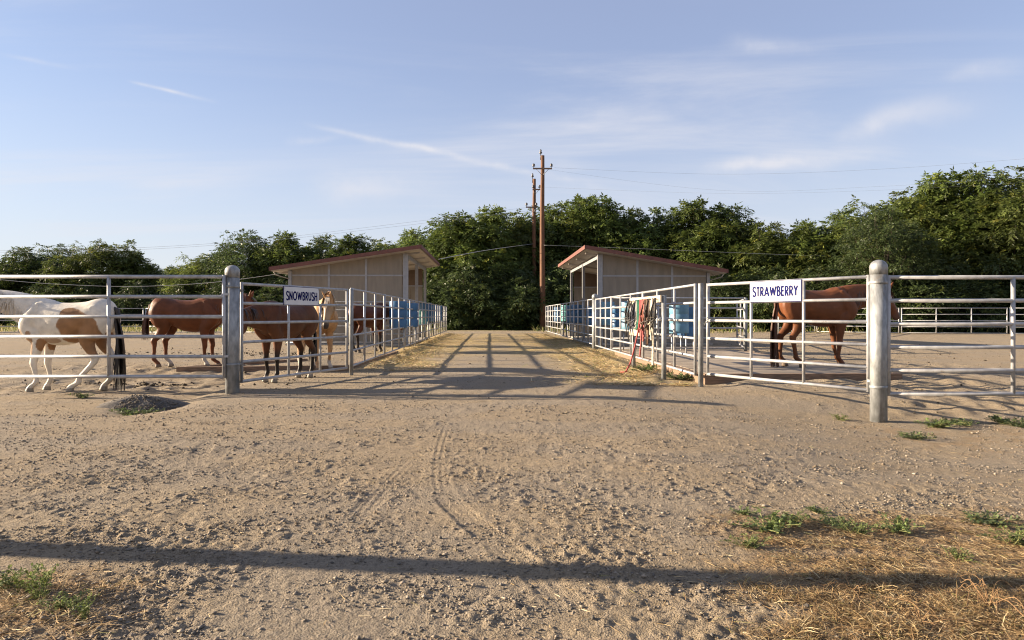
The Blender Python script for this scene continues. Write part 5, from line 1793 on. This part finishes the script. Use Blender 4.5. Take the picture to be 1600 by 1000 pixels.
# ------------------------------------------------------------------ dry grass, verge, weeds
def blades(name, X, Y, ln, lift, wid, tints, mat='straw', curl=0.3, zoff=0.004):
    n = len(X)
    a = RNG.uniform(0, 6.283, n)
    d = np.stack([np.cos(a) * np.cos(lift), np.sin(a) * np.cos(lift), np.sin(lift)], 1)
    sd_ = np.stack([-np.sin(a), np.cos(a), np.zeros(n)], 1)
    p0 = np.stack([X, Y, gtop(X, Y) + zoff + RNG.uniform(0, 0.010, n)], 1)
    bend = RNG.normal(0, curl, n)
    p1 = p0 + d * (ln * 0.5)[:, None] + sd_ * (bend * ln * 0.15)[:, None]
    p2 = p0 + d * ln[:, None] + sd_ * (bend * ln * 0.5)[:, None]
    p2[:, 2] -= np.sin(lift) * ln * 0.25
    p2[:, 2] = np.maximum(p2[:, 2], p0[:, 2] + 0.002)
    tw = RNG.uniform(-1, 1, (n, 1)) * np.array([[0, 0, 1.0]]) + sd_
    tw /= np.linalg.norm(tw, axis=1, keepdims=True)
    w = wid[:, None]
    V = np.stack([p0 - tw * w, p0 + tw * w, p1 - tw * w, p1 + tw * w, p2 - tw * w * .3, p2 + tw * w * .3], 1)
    i = (np.arange(n) * 6)[:, None]
    F = np.concatenate([i + [0, 1, 3, 2], i + [2, 3, 5, 4]])
    return np_mesh(name, V.reshape(-1, 3), F, mat, np.repeat(tints[:, None], 6, 1).reshape(-1, 3))


def straw_tints(n, gold=False):
    base = np.array([[0.42, 0.29, 0.14], [0.52, 0.39, 0.21], [0.30, 0.19, 0.09], [0.60, 0.49, 0.30], [0.20, 0.125, 0.06], [0.30, 0.27, 0.10]])
    if gold: p = [.34, .34, .06, .20, .01, .05]
    else: p = [.28, .20, .22, .08, .17, .05]
    return base[RNG.choice(6, n, p=p)] * RNG.uniform(0.75, 1.2, (n, 1))


def build_dry_grass():
    n = 340000
    X = RNG.uniform(0.55, 4.6, n); Y = RNG.uniform(2.25, 4.7, n)
    e = pnoise(X / 0.35, Y / 0.25, 63)
    m_ = sstep(0.80, 1.45, X + 0.25 * e - 0.12 * (Y - 3)) * (1 - sstep(3.9, 4.6, Y + 0.3 * e))
    clump = 0.22 + 1.1 * sstep(-0.15, 0.5, pnoise(X / 0.22, Y / 0.16, 64)) 
    thick = 0.30 + 0.95 * (1 - sstep(2.9, 3.5, Y + 0.25 * pnoise(X / 0.5, Y / 0.4, 71)))
    keep = (RNG.uniform(0, 1, n) < m_ * clump * thick) & (np.abs(X) < Y * 0.82 + .3)
    X, Y = X[keep], Y[keep]; n = len(X)
    ln = np.clip(0.030 * np.exp(0.5 * RNG.standard_normal(n)), 0.012, 0.13)
    lift = np.abs(RNG.normal(0.10, 0.30, n)).clip(0, 1.1) * (0.4 + 0.8 * (Y < 3.2))
    o = link('dry_grass', blades('dry_grass', X, Y, ln, lift, RNG.uniform(0.0007, 0.0017, n), straw_tints(n) * 0.74, curl=0.6))
    tag(o, 'matted dry brown grass in the lower right of the entrance', 'grass', kind='stuff')
    n = 22000
    X = RNG.uniform(-3.0, -1.3, n); Y = RNG.uniform(2.25, 3.45, n)
    e = pnoise(X / 0.35, Y / 0.25, 63)
    m_ = sstep(-1.5, -2.05, X + 0.15 * e) * (1 - sstep(3.05, 3.4, Y + 0.2 * e)) * (0.25 + sstep(-0.1, .5, pnoise(X / .2, Y / .15, 72)))
    keep = RNG.uniform(0, 1, n) < m_ * 0.5
    X, Y = X[keep], Y[keep]; n = len(X)
    ln = np.clip(0.05 * np.exp(0.4 * RNG.standard_normal(n)), 0.02, 0.15)
    o = link('dry_grass', blades('dry_grass', X, Y, ln, np.abs(RNG.normal(0.1, .3, n)), RNG.uniform(.0009, .002, n), straw_tints(n), curl=.5))
    tag(o, 'thin dry grass around the green weeds in the lower left', 'grass', kind='stuff')
    # stray straws everywhere
    n = 2200
    Y = 2.3 * np.exp(RNG.uniform(0, 1, n) * math.log(10 / 2.3)); X = RNG.uniform(-1, 1, n) * Y * 0.8
    X = np.where(RNG.uniform(0, 1, n) < .45, np.abs(X), X)
    o = link('loose_straw', blades('loose_straw', X, Y, RNG.uniform(.02, .07, n), np.zeros(n), RNG.uniform(.0008, .0018, n), straw_tints(n, True), zoff=.004))
    tag(o, 'single straws strewn over the dirt entrance', 'straw', kind='stuff')


build_dry_grass()


def build_hay():
    n = 60000
    v = RNG.uniform(11.8, 44, n) ** 1.0; v = 11.8 + (44 - 11.8) * RNG.uniform(0, 1, n) ** 1.6
    left = RNG.uniform(0, 1, n) < 0.5
    u = np.where(left, -2.75 + np.abs(RNG.normal(0, .75, n)), 3.55 - np.abs(RNG.normal(0, .85, n)))
    keep = ~((left) & (v < 14.8))
    u, v = u[keep], v[keep]
    X = u * math.cos(TH) - v * math.sin(TH); Y = u * math.sin(TH) + v * math.cos(TH)
    k2 = RNG.uniform(0, 1, len(X)) < 0.35 + 0.8 * pnoise(X / .8, Y / 1.2, 61)
    X, Y = X[k2], Y[k2]; n = len(X)
    t = straw_tints(n, True)
    gr = RNG.uniform(0, 1, n) < .12
    t[gr] = np.array([.22, .24, .07])
    o = link('hay', blades('hay', X, Y, RNG.uniform(.08, .22, n), np.abs(RNG.normal(.12, .22, n)), RNG.uniform(.002, .005, n), t, zoff=.01))
    tag(o, 'golden hay littered along both lane fences', 'hay', kind='stuff')


build_hay()


def build_verge():
    n = 26000
    X = RNG.uniform(-60, 55, n); Y = RNG.uniform(46, 62, n)
    lane = (np.abs(X + 0.0328 * Y) < 3.4) & (Y < 56)
    keep = ~lane & (RNG.uniform(0, 1, n) < .35 + .6 * pnoise(X / 2.5, Y / 2.5, 81))
    X, Y = X[keep], Y[keep]; n = len(X)
    base = np.array([[.16, .18, .05], [.30, .27, .10], [.10, .13, .035], [.42, .34, .17]])
    t = base[RNG.choice(4, n)] * RNG.uniform(.8, 1.2, (n, 1))
    o = link('verge_grass', blades('verge_grass', X, Y, RNG.uniform(.25, .75, n), RNG.uniform(.7, 1.4, n), RNG.uniform(.012, .03, n), t, 'weed'))
    tag(o, 'rough grass strip at the foot of the trees', 'grass', kind='stuff')


build_verge()


def make_weed(seed, R_=0.12, h=0.10, n=150, tint=(0.13, 0.19, 0.05), stalks=7):
    rng = np.random.default_rng(seed)
    O, D, Ln, Tt = [], [], [], []
    b = MB()
    for k in range(stalks):
        a = rng.uniform(0, 6.283); rr = R_ * rng.uniform(.5, 1.1); hh = h * rng.uniform(.5, 1.1)
        p0 = np.array([rng.normal(0, R_ * .2), rng.normal(0, R_ * .2), -0.01]); p2 = p0 + np.array([rr * math.cos(a), rr * math.sin(a), hh])
        mid = (p0 + p2) / 2 + np.array([0, 0, hh * .2])
        P = smooth_path([p0, mid, p2], 4)
        b.tube([tuple(q) for q in P], 0.0018, 4, False)
        m_ = n // stalks
        t = rng.uniform(.15, 1, m_)
        pts = np.array([P[min(int(q * (len(P) - 1)), len(P) - 1)] for q in t]) + rng.normal(0, R_ * .06, (m_, 3)) * [1, 1, .5]
        O.append(pts); d = rng.standard_normal((m_, 3)); d[:, 2] = np.abs(d[:, 2]) * .8 + .15; d /= np.linalg.norm(d, axis=1, keepdims=True)
        D.append(d); Ln.append(rng.uniform(.014, .030, m_) * (R_ / .12) ** .5); Tt.append(np.tile(tint, (m_, 1)) * rng.uniform(.6, 1.4, (m_, 1)))
    O, D, Ln, Tt = map(np.concatenate, (O, D, Ln, Tt))
    O[:, 2] = np.maximum(O[:, 2], .004)
    m_ = len(O); sd_ = np.cross(D, [0, 0, 1.0]); sd_ /= np.maximum(np.linalg.norm(sd_, axis=1, keepdims=True), 1e-5)
    w = (Ln * .24)[:, None]
    mid = O + D * (Ln * .5)[:, None]
    tip = O + D * Ln[:, None]; tip[:, 2] -= Ln * .2
    V = np.stack([O, mid + sd_ * w, tip, mid - sd_ * w], 1).reshape(-1, 3)
    F = np.arange(len(V)).reshape(-1, 4)
    leaves = np_mesh('leaves', V, F, 'weed', np.repeat(Tt[:, None], 4, 1).reshape(-1, 3))
    st = b.mesh('stems', simple_mat('weed_stem%d' % seed, (.20, .20, .07), .8, 0, .2, 10))
    return leaves, st


WP = [make_weed(1, .13, .06, 420, (.125, .165, .055), 16), make_weed(2, .10, .075, 340, (.14, .17, .055), 14), make_weed(3, .15, .05, 420, (.10, .13, .05), 18), make_weed(4, .09, .14, 420, (.15, .19, .05), 12)]
WL = [(62, 935, 3, 1.25, 'tall bright green weed in the lower left corner'), (100, 950, 1, 1.1, 'green weed right of the tallest one in the lower left corner'), (128, 968, 3, .8, 'narrow green weed at the right of the lower left group'), (12, 918, 1, 1.2, 'green weed cut by the left picture edge'),
      (40, 925, 3, 0.9, 'upright green weed between the edge weed and the tallest lower left one'),
      (1160, 803, 0, .55, 'small flat green weed at the upper left corner of the dry grass'), (1205, 828, 0, 1.15, 'widest dark green weed at the upper left of the dry grass'), (1238, 818, 1, .85, 'light green weed just right of the widest weed'), (1172, 856, 1, .75, 'small grassy weed below the widest weed'), (1310, 820, 2, .72, 'dark compact weed right of the light green one'),
      (1278, 800, 0, .5, 'tiny weed above the compact dark one'), (1343, 834, 1, .7, 'pale grassy weed below right of the compact dark one'), (1405, 829, 0, .9, 'flat green weed in the middle of the dry grass upper edge'), (1540, 816, 2, .95, 'dark weed casting a shadow near the right edge'), (1592, 850, 1, 1.0, 'green weed at the right edge above the dry grass'), (1500, 872, 1, .6, 'small weed within the dry grass below the dark right weed'),
      (1425, 684, 2, 1.2, 'dark low weed just right of the thick right post'), (1462, 668, 0, 1.6, 'spreading green weed right of the thick right post'), (1500, 664, 2, 1.5, 'green weed at the right end of the spreading weed'), (1572, 662, 0, 1.6, 'weed under the right end of the wide fence panel'), (1600, 668, 2, 1.4, 'weed at the right picture edge below the fence panel'), (1314, 656, 1, 1.0, 'small light weed left of the thick right post'),
      (203, 646, 0, 1.6, 'low weed at the foot of the dark gravel heap'), (232, 643, 2, 1.2, 'second low weed right of the one at the gravel heap foot'), (266, 636, 1, .8, 'tiny weed in the hollow beside the gravel heap'), (130, 622, 0, 1.3, 'weed in front of the hind legs of the white and tan horse'),
      (1062, 592, 2, 2.0, 'weed at the foot of the right rope rack post'), (1010, 580, 0, 2.2, 'weed between the two rope rack posts')]
for i, (x, y, k, s, lab) in enumerate(WL):
    X, Y = px(x, y)
    for _ in range(3):
        zz = G(X, Y); X, Y = px(x, y, zz)
    root = empty('weed', (X, Y, G(X, Y)), i * 2.1); root.scale = (s * 1.3, s * 1.3, s * 1.05) if x > 1000 else (s * (0.78 if y > 880 else 1),) * 3
    tag(root, lab, 'weed', 'low weeds')
    link('leaves', WP[k][0], root); link('stems', WP[k][1], root)


def dry_weed(x, y, lab, n=14, h=.22, seed=0):
    rng = random.Random(seed)
    X, Y = px(x, y); b = MB()
    for k in range(n):
        a = rng.uniform(0, 6.283); r = rng.uniform(.05, .22)
        p = [(0, 0, 0)]
        d = a
        for i in range(1, 7):
            d += rng.uniform(-.5, .5)
            p.append((p[-1][0] + math.cos(d) * r / 5, p[-1][1] + math.sin(d) * r / 5, h * math.sin(min(1, i / 6 * 1.2) * math.pi * .75) * rng.uniform(.7, 1.0)))
        b.tube([tuple(q) for q in smooth_path(p, 3)], rng.uniform(.0008, .0016), 5, False)
    o = b.build('dry_weed', simple_mat('dry_stem%d' % seed, (.22, .13, .06), .9, 0, .4, 20), None, True)
    o.location = (X, Y, G(X, Y)); tag(o, lab, 'weed', 'dry weeds')


dry_weed(1545, 965, 'curled dry brown weed stems in the lower right corner', 26, .09, 1)
dry_weed(1440, 985, 'small tangle of dry stems left of the curled corner weed', 12, .05, 2)
dry_weed(1330, 930, 'thin dry stems rising from the grass in the foreground shadow', 9, .05, 3)
